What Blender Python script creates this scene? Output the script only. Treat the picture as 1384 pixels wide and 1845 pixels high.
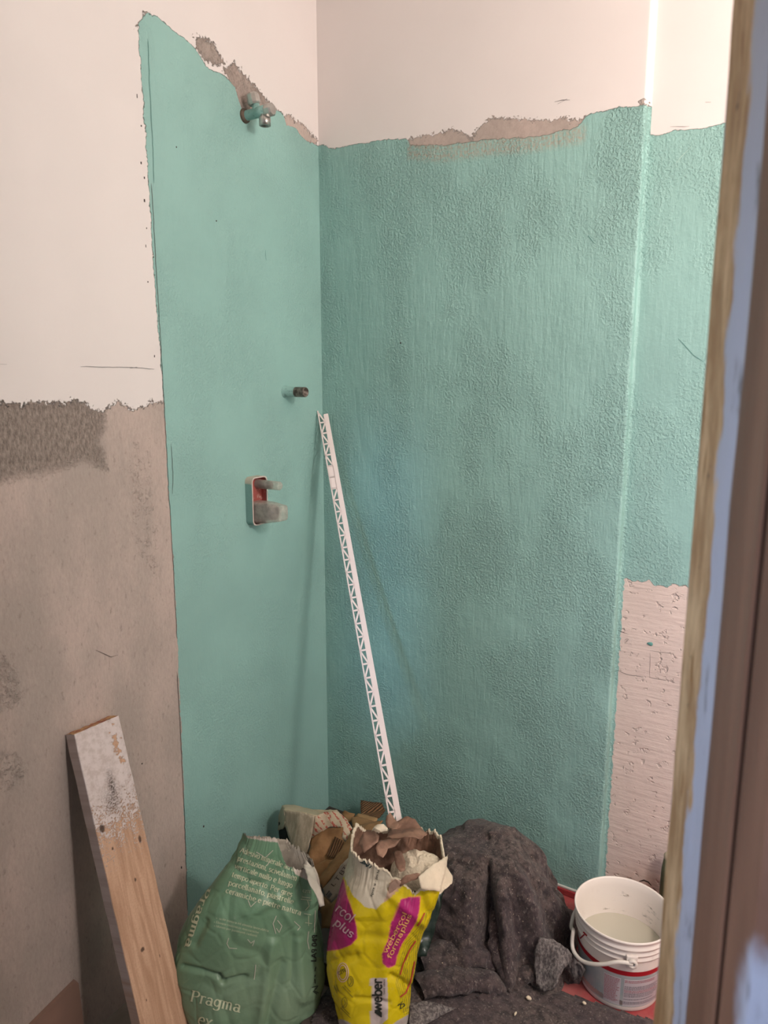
import bpy, bmesh, math, random
import numpy as np
from mathutils import Vector, Matrix, noise
from mathutils.bvhtree import BVHTree

# ------------------------------------------------------------ camera, world, lights
C = bpy.context
for o in list(bpy.data.objects): bpy.data.objects.remove(o)
sc = C.scene; col = sc.collection
IW, IH, F = 1384.0, 1845.0, 1310.0
CAM = np.array([1.3964, -1.90646, 1.5])
PITCH = math.radians(10.4876); YAW = math.radians(31.4247)     # down, left of +Y
cd = bpy.data.cameras.new('camera'); cam = bpy.data.objects.new('camera', cd); col.objects.link(cam)
cam.location = CAM; cam.rotation_euler = (math.pi/2 - PITCH, 0, YAW)
cd.sensor_fit = 'VERTICAL'; cd.sensor_height = 36; cd.lens = F/IH*36
cd.clip_start = 0.02; cd.clip_end = 50
cd.dof.use_dof = True; cd.dof.focus_distance = 2.25; cd.dof.aperture_fstop = 5.0
sc.camera = cam
sc.view_settings.view_transform = 'Standard'; sc.view_settings.look = 'None'
sc.view_settings.gamma = 1; sc.view_settings.use_curve_mapping = False
sc.view_settings.exposure = 0.10

w = bpy.data.worlds.new('world'); sc.world = w; w.use_nodes = True
w.node_tree.nodes['Background'].inputs[0].default_value = (0.90, 0.92, 1.0, 1)
w.node_tree.nodes['Background'].inputs[1].default_value = 0.30

def area(name, loc, target, sx, sy, power, rgb):
    l = bpy.data.lights.new(name, 'AREA'); l.shape = 'RECTANGLE'; l.size = sx; l.size_y = sy
    l.energy = power; l.color = rgb
    o = bpy.data.objects.new(name, l); col.objects.link(o); o.location = loc
    o.rotation_euler = (Vector(target)-Vector(loc)).to_track_quat('-Z', 'Y').to_euler()
    return o
KEY = area('assumed_window_daylight', (2.72, -1.0, 1.65), (0, -1.0, 1.6), 0.85, 1.3, 12, (0.98, 0.95, 0.95))  # daylight from an unseen window, assumed from the side lighting
bl = bpy.data.lights.new('assumed_bulb', 'POINT'); bl.energy = 66; bl.color = (1.0, 0.90, 0.84); bl.shadow_soft_size = 0.10  # unseen lamp assumed from the shadows, lowered to even the wall brightness
BULB = bpy.data.objects.new('assumed_bulb', bl); col.objects.link(BULB); BULB.location = (2.2, -1.04, 2.10)
HALL = area('assumed_hallway_daylight', (0.78, -2.40, 1.40), (1.42, -1.2, 1.15), 0.45, 1.0, 2.3, (0.50, 0.62, 1.0))  # unseen hallway light, assumed from the bluish paint on the door frame
HALL.data.spread = math.radians(62)
BLUE_BAND = area('added_blue_band_lamp', (1.16, -2.7, 1.05), (0.235, 0, 0.86), 0.08, 0.95, 0.12, (0.30, 0.62, 1.0)); BLUE_BAND.data.spread = math.radians(9)  # unseen narrow lamp added to cast a bluish band on the back wall

# ------------------------------------------------------------ maths helpers (traced points -> real surfaces)
cp, sp = math.cos(PITCH), math.sin(PITCH); cyw, syw = math.cos(YAW), math.sin(YAW)
RV = np.array([cyw, syw, 0.0]); FH = np.array([-syw, cyw, 0.0])
def ray(px, py):
    r = px-IW/2; d = py-IH/2
    return RV*r + FH*(F*cp-d*sp) + np.array([0, 0, -d*cp-F*sp])
def on_x(px, py, x=0.0): d = ray(px, py); return CAM + d*(x-CAM[0])/d[0]
def on_y(px, py, y=0.0): d = ray(px, py); return CAM + d*(y-CAM[1])/d[1]
def on_z(px, py, z=0.0): d = ray(px, py); return CAM + d*(z-CAM[2])/d[2]
def proj(P):
    v = np.asarray(P, float)-CAM
    r = v@RV; h = v@FH; up = v[..., 2]
    wv = h*cp-up*sp; dd = -up*cp-h*sp
    return np.stack([IW/2+F*r/wv, IH/2+F*dd/wv, wv], -1)

def smooth(a): return a*a*(3-2*a)
def seg_dist(p, a, b):
    ab = b-a; t = np.clip(((p-a)@ab)/max(ab@ab, 1e-12), 0, 1)
    return np.linalg.norm(p-(a+t[:, None]*ab), axis=1)
def poly_sd(p, poly):
    poly = np.asarray(poly, float); n = len(poly)
    d = np.full(len(p), 1e9); ins = np.zeros(len(p), bool)
    for i in range(n):
        a, b = poly[i], poly[(i+1) % n]
        d = np.minimum(d, seg_dist(p, a, b))
        c = (a[1] > p[:, 1]) != (b[1] > p[:, 1])
        xs = a[0] + (p[:, 1]-a[1])*(b[0]-a[0])/((b[1]-a[1]) if abs(b[1]-a[1]) > 1e-12 else 1e-12)
        ins ^= c & (p[:, 0] < xs)
    return np.where(ins, d, -d)
def line_below(h, z, pts):
    pts = sorted(pts); return np.interp(h, [q[0] for q in pts], [q[1] for q in pts]) - z
def nz(v, s=1.0, off=0.0): return noise.noise(Vector((v[0]*s+off, v[1]*s-off, v[2]*s+2*off)))

# ------------------------------------------------------------ object helpers
def tag(o, label=None, cat=None, group=None, kind=None):
    if label: o['label'] = label
    if cat: o['category'] = cat
    if group: o['group'] = group
    if kind: o['kind'] = kind
    return o
def thing(name, loc, label, cat, group=None):
    o = bpy.data.objects.new(name, None); col.objects.link(o); o.location = loc
    o.empty_display_size = 0.05
    return tag(o, label, cat, group)
def link(name, me, m, parent=None, shade=True):
    o = bpy.data.objects.new(name, me); col.objects.link(o)
    for mm in (m if isinstance(m, (list, tuple)) else [m]): me.materials.append(mm)
    if parent is not None:
        o.parent = parent; o.matrix_parent_inverse = Matrix.Translation(-Vector(parent.location)) if parent.parent is None else Matrix()
        if parent.parent is not None: o.matrix_parent_inverse = Matrix.Identity(4)
    if shade and len(me.polygons): me.polygons.foreach_set('use_smooth', [True]*len(me.polygons))
    return o
def mesh(verts, faces):
    me = bpy.data.meshes.new('m'); me.from_pydata([tuple(map(float, v)) for v in verts], [], [tuple(f) for f in faces]); me.update(); return me
def bm_mesh(bm):
    bmesh.ops.recalc_face_normals(bm, faces=bm.faces)
    me = bpy.data.meshes.new('m'); bm.to_mesh(me); bm.free(); return me
def grid(P):
    """P: (n,m,3) array -> mesh"""
    n, m = P.shape[:2]
    idx = np.arange(n*m).reshape(n, m)
    f = np.stack([idx[:-1, :-1], idx[:-1, 1:], idx[1:, 1:], idx[1:, :-1]], -1).reshape(-1, 4)
    me = bpy.data.meshes.new('m')
    me.vertices.add(n*m); me.vertices.foreach_set('co', P.reshape(-1).astype(np.float32))
    me.loops.add(len(f)*4); me.loops.foreach_set('vertex_index', f.reshape(-1).astype(np.int32))
    me.polygons.add(len(f)); me.polygons.foreach_set('loop_start', (np.arange(len(f))*4).astype(np.int32))
    me.update(calc_edges=True); me.validate(); return me
def attr(me, name, vals):
    a = me.attributes.new(name, 'FLOAT', 'POINT'); a.data.foreach_set('value', np.asarray(vals, np.float32))
def cattr(me, name, rgb):
    a = me.attributes.new(name, 'FLOAT_COLOR', 'POINT')
    rgba = np.concatenate([rgb, np.ones((len(rgb), 1))], 1); a.data.foreach_set('color', rgba.reshape(-1).astype(np.float32))
def srgb(r, g, b):
    f = lambda c: (c/255/12.92 if c/255 <= .04045 else ((c/255+.055)/1.055)**2.4)
    return (f(r), f(g), f(b))
def tube_bm(bm, a, b, r0, r1=None, n=28, cap=True):
    a, b = Vector(a), Vector(b); r1 = r0 if r1 is None else r1
    q = (b-a).to_track_quat('Z', 'Y').to_matrix()
    A = [bm.verts.new(a+q@Vector((math.cos(t)*r0, math.sin(t)*r0, 0))) for t in [2*math.pi*i/n for i in range(n)]]
    B = [bm.verts.new(b+q@Vector((math.cos(t)*r1, math.sin(t)*r1, 0))) for t in [2*math.pi*i/n for i in range(n)]]
    for i in range(n): bm.faces.new((A[i], A[(i+1) % n], B[(i+1) % n], B[i]))
    if cap: bm.faces.new(A[::-1]); bm.faces.new(B)
def lathe(pts, c, n=72, axis=None):
    """pts list of (r,h) along +Z or given axis"""
    c = Vector(c); q = Matrix.Identity(3) if axis is None else Vector(axis).to_track_quat('Z', 'Y').to_matrix()
    V = []; Fc = []
    for r, h in pts:
        for i in range(n):
            t = 2*math.pi*i/n; V.append(c+q@Vector((r*math.cos(t), r*math.sin(t), h)))
    for j in range(len(pts)-1):
        for i in range(n):
            Fc.append((j*n+i, j*n+(i+1) % n, (j+1)*n+(i+1) % n, (j+1)*n+i))
    return mesh(V, Fc)
def box_bm(bm, c, s, M=None):
    r = bmesh.ops.create_cube(bm, size=1)['verts']
    for v in r:
        p = Vector((v.co.x*s[0], v.co.y*s[1], v.co.z*s[2])); v.co = (M@p if M else p)+Vector(c)
def bevel(o, wd, seg=2):
    m = o.modifiers.new('b', 'BEVEL'); m.width = wd; m.segments = seg; m.limit_method = 'ANGLE'; return o
def sheet(pts, cuts=5, rough=0.003, nsc=25, seed=0.0, edge=0.0015):
    """crumpled sheet from a list of world points"""
    bm = bmesh.new(); vs = [bm.verts.new(tuple(p)) for p in pts]
    f = bm.faces.new(vs); bmesh.ops.triangulate(bm, faces=[f])
    for _ in range(cuts):
        L = [e for e in bm.edges if e.calc_length() > 0.012]
        if not L: break
        bmesh.ops.subdivide_edges(bm, edges=L, cuts=1); bmesh.ops.triangulate(bm, faces=[q for q in bm.faces if len(q.verts) > 3])
    bm.normal_update()
    for v in bm.verts:
        d = .8*(abs(nz(v.co, nsc*.8, seed))*2-.4)+0.3*nz(v.co, nsc*2.7, seed+3)
        k = Vector((nz(v.co, 150, 1+seed), nz(v.co, 150, 5+seed), nz(v.co, 150, 9+seed)))*edge*(1.6 if v.is_boundary else .2)
        v.co += v.normal*d*rough + k
    return bm_mesh(bm)
def thick(o, t, off=0): m = o.modifiers.new('s', 'SOLIDIFY'); m.thickness = t; m.offset = off; return o
def ribbon(pts, wd, normal):
    n = Vector(normal); V = []; Fc = []
    P = [Vector(p) for p in pts]
    for i, p in enumerate(P):
        d = (P[min(i+1, len(P)-1)]-P[max(i-1, 0)]).normalized(); s = d.cross(n).normalized()
        ww = wd if 0 < i < len(P)-1 else wd*.4
        V += [p-s*ww/2, p+s*ww/2]
    for i in range(len(P)-1): Fc.append((2*i, 2*i+1, 2*i+3, 2*i+2))
    return mesh(V, Fc)

# ------------------------------------------------------------ shader helper
class NT:
    def __init__(s, name):
        s.m = bpy.data.materials.new(name); s.m.use_nodes = True; s.t = s.m.node_tree
        s.b = s.t.nodes['Principled BSDF']; s.out = s.t.nodes['Material Output']
        s.tc = s.t.nodes.new('ShaderNodeTexCoord')
        s.P = s.tc.outputs['Object']
    def n(s, k): return s.t.nodes.new(k)
    def put(s, i, v):
        if isinstance(v, (int, float)): i.default_value = v
        elif isinstance(v, tuple): i.default_value = (v+(1,))[:len(i.default_value)] if len(v) == 3 else v
        else: s.t.links.new(v, i)
    def attr(s, nm, o='Fac'): a = s.n('ShaderNodeAttribute'); a.attribute_name = nm; return a.outputs[o]
    def ma(s, op, a, b=0.0, c=0.0):
        x = s.n('ShaderNodeMath'); x.operation = op; s.put(x.inputs[0], a); s.put(x.inputs[1], b); s.put(x.inputs[2], c); return x.outputs[0]
    def mp(s, sx=1, sy=1, sz=1, rot=(0, 0, 0), src=None):
        x = s.n('ShaderNodeMapping'); x.inputs['Scale'].default_value = (sx, sy, sz); x.inputs['Rotation'].default_value = rot
        s.t.links.new(src or s.P, x.inputs[0]); return x.outputs[0]
    def noise(s, sc_, det=4, rough=.55, v=None, dist=0):
        x = s.n('ShaderNodeTexNoise'); x.inputs['Scale'].default_value = sc_; x.inputs['Detail'].default_value = det
        x.inputs['Roughness'].default_value = rough; x.inputs['Distortion'].default_value = dist
        s.t.links.new(v or s.P, x.inputs['Vector']); return x.outputs['Fac']
    def voro(s, sc_, feat='F1', v=None):
        x = s.n('ShaderNodeTexVoronoi'); x.feature = feat; x.inputs['Scale'].default_value = sc_
        s.t.links.new(v or s.P, x.inputs['Vector']); return x.outputs['Distance']
    def ramp(s, v, a, b, lo=0.0, hi=1.0):
        x = s.n('ShaderNodeMapRange'); x.interpolation_type = 'SMOOTHSTEP'
        for i, q in enumerate((v, a, b, lo, hi)): s.put(x.inputs[i], q)
        return x.outputs[0]
    def mix(s, f, a, b):
        x = s.n('ShaderNodeMix'); x.data_type = 'RGBA'; s.put(x.inputs[0], f)
        for i, q in ((6, a), (7, b)):
            if isinstance(q, tuple): x.inputs[i].default_value = q[:3]+(1,)
            else: s.t.links.new(q, x.inputs[i])
        return x.outputs[2]
    def col(s, c): s.put(s.b.inputs['Base Color'], c if not isinstance(c, tuple) else c[:3]+(1,)); return s
    def rough(s, r): s.put(s.b.inputs['Roughness'], r); return s
    def bump(s, h, dist, st=1.0):
        x = s.n('ShaderNodeBump'); x.inputs['Distance'].default_value = dist; x.inputs['Strength'].default_value = st
        s.t.links.new(h, x.inputs['Height']); s.t.links.new(x.outputs[0], s.b.inputs['Normal']); return s
def simple(name, rgb, rough=.7, metal=0.0, bs=0, bd=0.0, var=0.0):
    t = NT(name)
    c = rgb
    if var:
        k = t.noise(12, 5); c = t.mix(t.ramp(k, .35, .65), tuple(x*(1-var) for x in rgb), tuple(min(1, x*(1+var)) for x in rgb))
    t.col(c).rough(rough); t.b.inputs['Metallic'].default_value = metal
    if bs: t.bump(t.noise(bs, 4), bd)
    return t.m

TEAL = (0.270, 0.466, 0.424); TEAL2 = (0.235, 0.560, 0.505)
WHITE = (0.74, 0.685, 0.655)
def wall_mat(name, stip=1.0, teal=TEAL, cream=(0.70, 0.575, 0.51), low_is_cream=False):
    t = NT(name)
    fine = t.noise(140, 5, .6); med = t.noise(34, 5, .6); big = t.noise(5, 4, .5)
    vert = t.noise(18, 5, .6, t.mp(4.5, 4.5, .55)); horiz = t.noise(14, 5, .6, t.mp(.6, .6, 7))
    # paint
    jit = t.ma('ADD', t.ma('MULTIPLY', t.ma('SUBTRACT', fine, .5), .010), t.ma('MULTIPLY', t.ma('SUBTRACT', med, .5), .016))
    mt = t.ramp(t.ma('ADD', t.attr('teal'), jit), -.0012, .0012)
    jit2 = t.ma('ADD', t.ma('MULTIPLY', t.ma('SUBTRACT', fine, .5), .045), t.ma('MULTIPLY', t.ma('SUBTRACT', med, .5), .04))
    mc = t.ramp(t.ma('ADD', t.attr('cem'), jit2), -.002, .003)
    mr = t.ramp(t.ma('ADD', t.attr('rough'), jit2), -.012, .02)          # coarse, uncoated band
    c = t.mix(t.ramp(big, .35, .65), tuple(x*.975 for x in WHITE), WHITE)
    # cement
    if low_is_cream: cc = t.mix(t.ramp(t.noise(9, 5), .3, .7), tuple(x*.93 for x in cream), cream)
    else:
        cc = t.mix(t.ramp(t.noise(3.2, 6, .6, t.mp(1, 1.6, .7)), .36, .64), srgb(170, 157, 148), srgb(192, 174, 164))
        cc = t.mix(t.ramp(t.noise(46, 6, .7, t.mp(1, 1.7, .8)), .56, .70, 0, .55), cc, srgb(128, 116, 105))
        pits = t.ramp(t.noise(75, 3, .6, t.mp(1, 2.4, .45)), .66, .74, 0, .55)
        cc = t.mix(t.ma('MULTIPLY', pits, t.ramp(t.noise(4, 3, .5, t.mp(1, 2, .5)), .45, .6)), cc, srgb(88, 78, 70))
        strk = t.noise(80, 6, .75, t.mp(1, 2.2, .8, (.7, 0, 0)))
        cr = t.mix(t.ramp(strk, .30, .68), srgb(116, 105, 97), srgb(176, 161, 150)); cc = t.mix(t.ramp(strk, .35, .65, 0, .22), cc, srgb(128, 114, 104))
        cc = t.mix(mr, cc, cr)
    c = t.mix(mc, c, cc)
    tl = t.mix(t.ramp(t.noise(3, 4), .3, .7), tuple(x*.93 for x in teal), tuple(min(1, x*1.05) for x in teal))
    tl = t.mix(t.ramp(t.noise(60, 4, .6), .62, .75, 0, .25), tl, tuple(x*.75 for x in teal))
    tl = t.mix(t.ma('MULTIPLY', t.attr('wash'), t.ramp(fine, .35, .6)), tl, srgb(168, 152, 134))
    c = t.mix(mt, c, tl)
    t.col(c)
    t.rough(t.ma('SUBTRACT', .8, t.ma('MULTIPLY', mt, .22)))
    # relief
    stp = t.noise(150, 4, .55); stp2 = t.noise(330, 3, .5)
    patch = t.ramp(t.noise(4.6, 4, .55, t.mp(1, 1, .6)), .42, .60, .12, 1.0)
    h = t.ma('MULTIPLY', t.ma('ADD', t.ma('MULTIPLY', t.ramp(stp, .42, .62), .55), t.ma('MULTIPLY', stp2, .35)), patch)
    h = t.ma('ADD', h, t.ma('MULTIPLY', vert, .55 if stip > .5 else .4))
    diag = t.noise(30, 4, .6, t.mp(3, 3, .5, (0, .6, 0)))
    h = t.ma('ADD', h, t.ma('MULTIPLY', diag, .55))
    h = t.ma('ADD', h, t.ma('MULTIPLY', t.noise(9, 3), 2.2 if stip > .5 else 2.8))
    ht = t.ma('MULTIPLY', t.ma('MULTIPLY', h, mt), stip)
    hc = t.ma('MULTIPLY', mc, t.ma('ADD', t.ma('MULTIPLY', t.noise(90, 5, .65, t.mp(1, 1.5, .8)), t.ma('ADD', .35, t.ma('MULTIPLY', mr, 2.4))), t.ma('MULTIPLY', t.noise(10, 4), .9)))
    if low_is_cream: hc = t.ma('MULTIPLY', mc, t.ma('ADD', t.ma('MULTIPLY', horiz, .7), t.ma('ADD', t.ma('MULTIPLY', t.ramp(t.noise(60, 3), .6, .72), -.8), t.ma('MULTIPLY', med, .7))))
    hh = t.ma('ADD', ht, t.ma('MULTIPLY', hc, t.ma('SUBTRACT', 1.0, mt)))
    hh = t.ma('ADD', hh, t.ma('MULTIPLY', t.noise(60, 3), .05))
    hh = t.ma('ADD', hh, t.ma('MULTIPLY', t.ma('MAXIMUM', mt, mc), .5))
    t.bump(hh, 0.0034)
    return t.m

# ------------------------------------------------------------ the setting
PX, RD = 0.955, 0.025          # end of the shower wall, depth of the recess
ZF = -0.07                     # floor in front of the raised shower base
def lw(*pts): return [(on_x(*p)[1], on_x(*p)[2]) for p in pts]
def bw(*pts): return [(on_y(*p)[0], on_y(*p)[2]) for p in pts]
def rw(*pts): return [(on_y(p[0], p[1], RD)[0], on_y(p[0], p[1], RD)[2]) for p in pts]

# left wall
ys = np.concatenate([np.linspace(-3.6, -1.35, 12)[:-1], np.arange(-1.35, 0.0001, 0.0075)]); zs = np.concatenate([np.arange(ZF, 2.75, 0.0075), [2.9]])
Y, Z = np.meshgrid(ys, zs); P = np.stack([np.zeros_like(Y), Y, Z], -1)
me = grid(P[:, ::-1]); Y = Y[:, ::-1].reshape(-1); Z = Z[:, ::-1].reshape(-1); p2 = np.stack([Y, Z], 1)
top = lw((249, 43), (256, 30), (267, 25), (282, 29), (306, 51), (333, 70), (356, 94), (376, 125), (403, 135), (423, 156), (431, 183), (437, 200), (489, 195), (511, 205), (516, 226), (532, 230), (548, 252), (574, 262))
edge = lw((250, 60), (258, 180), (266, 300), (273, 420), (281, 540), (290, 650), (298, 760), (303, 880), (312, 1000), (318, 1120), (324, 1250), (331, 1420), (335, 1560), (338, 1640))
edge = sorted(edge, key=lambda q: q[1])
ey = np.interp(Z, [q[1] for q in edge], [q[0] for q in edge])
attr(me, 'teal', np.minimum(Y-ey, line_below(Y, Z, top)))
g1 = poly_sd(p2, lw((341, 55), (362, 58), (388, 70), (401, 97), (415, 122), (395, 128), (368, 118), (349, 90)))-.012
g2 = poly_sd(p2, lw((400, 122), (423, 114), (454, 150), (474, 173), (489, 187), (500, 200), (454, 215), (430, 216), (427, 190), (420, 160)))
g3 = poly_sd(p2, lw((495, 194), (510, 200), (530, 208), (550, 225), (574, 250), (574, 268), (540, 262), (510, 232)))-.008
g4 = poly_sd(p2, lw((246, 30), (262, 22), (272, 28), (256, 60), (246, 60)))
cemtop = lw((0, 724), (40, 731), (60, 724), (110, 725), (150, 722), (165, 735), (185, 742), (215, 722), (240, 738), (270, 728), (300, 722))
low = np.minimum(line_below(Y, Z, cemtop), ey-Y+.02)
attr(me, 'cem', np.maximum.reduce([g1, g2, g3, g4-.004, low]))
r1 = poly_sd(p2, lw((-60, 724), (140, 720), (188, 742), (180, 800), (193, 845), (150, 830), (90, 850), (50, 856), (0, 869), (-60, 875)))
r2 = poly_sd(p2, lw((-60, 1160), (10, 1175), (34, 1200), (47, 1250), (30, 1284), (-60, 1300)))
r3 = poly_sd(p2, lw((-60, 1330), (38, 1328), (75, 1370), (60, 1430), (20, 1455), (-60, 1460)))
r4 = poly_sd(p2, lw((200, 840), (215, 760), (297, 750), (304, 900), (312, 1010), (318, 1090), (270, 1080), (215, 1010)))-.03
attr(me, 'rough', np.maximum.reduce([r1, np.minimum(r2-.015, -.004), np.minimum(r3-.04, -.007), np.minimum(r4-.03, -.010), np.minimum(g2, .0), np.minimum(g1, -.004)])); attr(me, 'wash', np.zeros(len(Y)))
wl = link('wall_left', me, wall_mat('plaster_left', stip=.42)); tag(wl, 'left wall, white above, bare grey cement below, turquoise waterproofing in the shower', None, None, 'structure')

# back wall with rounded outer corner and return
R = 0.007
prof = [(x, 0.0) for x in np.arange(0, PX-R, 0.0065)] + [(PX-R+R*math.sin(a), R-R*math.cos(a)) for a in np.linspace(0, math.pi/2, 7)] + [(PX, y) for y in np.linspace(R+.003, RD-.008, 4)] + [(PX+.008-.008*math.cos(a), RD-.008+.008*math.sin(a)) for a in np.linspace(.2, math.pi/2, 5)]
n0 = len(prof)
prof += [(x, RD) for x in np.arange(PX+.013, 1.5, 0.0065)] + [(2.6, RD)]
prof = np.array(prof); zs = np.concatenate([np.arange(ZF, 2.75, 0.0075), [2.9]])
def wall_strip(pr):
    P = np.zeros((len(zs), len(pr), 3)); P[:, :, 0] = pr[None, :, 0]; P[:, :, 1] = pr[None, :, 1]; P[:, :, 2] = zs[:, None]
    m_ = grid(P); return m_, P[:, :, 0].reshape(-1), P[:, :, 1].reshape(-1), P[:, :, 2].reshape(-1)
me, X, Yb, Z = wall_strip(prof[:n0]); p2 = np.stack([X, Z], 1)
topb = bw((575, 261), (583, 261), (595, 268), (641, 260), (688, 252), (735, 250), (738, 262), (799, 262), (873, 252), (957, 247), (1040, 230), (1060, 206), (1090, 199), (1125, 192), (1163, 190)) + [(PX+.0, on_y(1167, 196)[2])]
xx = np.where(X > PX-.012, PX-.012, X)
attr(me, 'teal', line_below(xx, Z, topb))
g = poly_sd(p2, bw((736, 250), (774, 243), (814, 231), (835, 240), (850, 252), (861, 232), (883, 213), (922, 213), (977, 218), (1041, 213), (1058, 213), (1050, 240), (957, 262), (873, 268), (799, 276), (738, 272)))
g5 = poly_sd(p2, bw((1148, 180), (1163, 178), (1165, 200), (1155, 200)))
attr(me, 'cem', np.maximum(g, g5-.003)); attr(me, 'rough', np.full(len(X), -1.0))
wash = np.clip(1-np.abs(poly_sd(p2, bw((738, 262), (799, 266), (873, 258), (957, 252), (1046, 236), (1046, 248), (957, 264), (873, 272), (799, 282), (738, 278))))/.02, 0, 1)*.8
ins = (X > topb[5][0]) & (X < topb[10][0]+.03)
attr(me, 'wash', wash*ins)
wb = link('wall_back', me, wall_mat('plaster_back', stip=1.0)); tag(wb, 'back shower wall painted turquoise with rough stippled relief, white above', None, None, 'structure')
me, X, Yb, Z = wall_strip(prof[n0-1:]); p2 = np.stack([X, Z], 1)
tr = rw((1165, 243), (1178, 243), (1185, 245), (1219, 235), (1267, 230), (1303, 223), (1340, 215)); br = rw((1108, 1053), (1116, 1052), (1130, 1043), (1151, 1046), (1188, 1054), (1227, 1057), (1260, 1060))
attr(me, 'teal', np.maximum(np.minimum(line_below(X, Z, tr), -line_below(X, Z, br)), .004-(X-PX-.012)))
# keep the strip hugging the corner white above the paint line
tv = np.maximum(np.minimum(line_below(X, Z, tr), -line_below(X, Z, br)+.004*np.sin(X*90)+.003*np.sin(X*211+1)), np.where(Z < tr[0][1], .001-(X-PX-.010), -1)); me.attributes['teal'].data.foreach_set('value', tv.astype(np.float32))
attr(me, 'cem', np.where(Z < 1.3, .3, -1.0)); attr(me, 'rough', np.full(len(X), -1.0)); attr(me, 'wash', np.zeros(len(X)))
wr = link('wall_recess', me, wall_mat('plaster_recess', stip=.6, low_is_cream=True)); tag(wr, 'recessed wall right of the shower, turquoise band over cream plaster', None, None, 'structure')

# remaining shell
wh = simple('white_plaster', WHITE, .8, 0, 40, .0006)
def slab(name, c, s, m, label):
    bm = bmesh.new(); box_bm(bm, c, s); o = link(name, bm_mesh(bm), m, None, False); return tag(o, label, None, None, 'structure')
slab('ceiling', (1.3, -1.75, 2.95), (2.8, 3.8, .1), wh, 'white ceiling')
bm = bmesh.new()
for c, s in (((2.65, -1.75, .415), (.1, 3.8, .97)), ((2.65, -1.75, 2.65), (.1, 3.8, .5)), ((2.65, -2.55, 1.65), (.1, 2.2, 1.5)), ((2.65, -.22, 1.65), (.1, .64, 1.5))): box_bm(bm, c, s)
tag(link('wall_right', bm_mesh(bm), wh, None, False), 'white right wall with an assumed window opening', None, None, 'structure')  # opening is out of view, assumed as the way in for side light
bm = bmesh.new()
for c, s in (((2.62, -.995, .93), (.05, .91, .06)), ((2.62, -.995, 2.37), (.05, .91, .06)), ((2.62, -1.42, 1.65), (.05, .06, 1.5)), ((2.62, -.57, 1.65), (.05, .06, 1.5))): box_bm(bm, c, s)
tag(link('assumed_window_1', bm_mesh(bm), simple('window_white', (.7, .7, .68), .4), None, False), 'assumed white window frame in the right wall', None, None, 'structure')  # unseen frame, assumed to go with the side daylight
t = NT('cement_floor'); t.col(t.mix(t.ramp(t.noise(7, 5), .35, .65), srgb(128, 116, 106), srgb(150, 136, 126))).rough(.85).bump(t.noise(60, 5), .001)
slab('floor', (1.3, -1.75, ZF-.05), (2.8, 3.8, .1), t.m, 'dusty grey cement floor')
t = NT('red_membrane'); c = t.mix(t.ramp(t.noise(8, 5), .4, .66), srgb(154, 56, 60), srgb(180, 102, 98))
c = t.mix(t.ramp(t.noise(38, 5, .7), .50, .72, 0, .55), c, srgb(150, 112, 104))
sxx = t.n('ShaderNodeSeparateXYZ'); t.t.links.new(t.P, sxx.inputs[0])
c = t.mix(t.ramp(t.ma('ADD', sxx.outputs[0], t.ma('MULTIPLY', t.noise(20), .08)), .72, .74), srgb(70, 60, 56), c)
t.col(c).rough(.42).bump(t.noise(30, 4), .0015)
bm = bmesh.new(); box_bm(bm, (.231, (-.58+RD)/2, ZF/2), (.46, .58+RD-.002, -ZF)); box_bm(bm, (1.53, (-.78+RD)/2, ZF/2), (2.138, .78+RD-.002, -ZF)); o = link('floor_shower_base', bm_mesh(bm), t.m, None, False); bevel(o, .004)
tag(o, 'raised shower base coated in red waterproofing', None, None, 'structure')
# red upstand and white bead at the wall foot
bm = bmesh.new(); box_bm(bm, (.752, -.0045, .010), (.404, .009, .020)); o = link('baseboard_back', bm_mesh(bm), t.m, None, False); bevel(o, .003)
tag(o, 'red waterproofing turned up at the foot of the back wall', None, None, 'structure')
bm = bmesh.new(); box_bm(bm, (.752, -.003, .0235), (.404, .006, .007)); o = link('trim_1', bm_mesh(bm), simple('white_bead', (.62, .62, .58), .6, 0, 80, .001), None, False); bevel(o, .002)
tag(o, 'thin pale bead between the red base and turquoise wall', None, None, 'structure')

bm = bmesh.new()
for c, s in (((.04, -1.37, 1.4), (.10, .12, 3.0)), ((2.05, -1.37, 1.4), (1.1, .12, 3.0)), ((.80, -1.37, 2.65), (1.42, .12, .5))): box_bm(bm, c, s)
tag(link('wall_front', bm_mesh(bm), wh, None, False), 'white wall around the doorway the view looks through', None, None, 'structure')
# pencil marks, scratches, cracks on the walls
PEN = simple('pencil_mark', (.12, .11, .11), .8); DARK = simple('dark_crack', (.06, .05, .045), .9); TEALD = simple('dark_turquoise_scratch', (.06, .19, .17), .8)
LTEAL = simple('pale_scratch', (.42, .60, .53), .7)
def jl(pts, fn, step=10, amp=.5, seed=0):
    rnd = random.Random(seed); out = []
    for (a, b) in zip(pts[:-1], pts[1:]):
        n = max(1, int(math.hypot(b[0]-a[0], b[1]-a[1])/step))
        for k in range(n): out.append((a[0]+(b[0]-a[0])*k/n+rnd.uniform(-amp, amp), a[1]+(b[1]-a[1])*k/n+rnd.uniform(-amp, amp)))
    out.append(pts[-1]); return [fn(*q) for q in out]
def L_(px, py): return on_x(px, py, .0012)
def B_(px, py): return on_y(px, py, -.0014)
def R_(px, py): return on_y(px, py, RD-.0014)
LX, BY = (1, 0, 0), (0, -1, 0)
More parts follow.
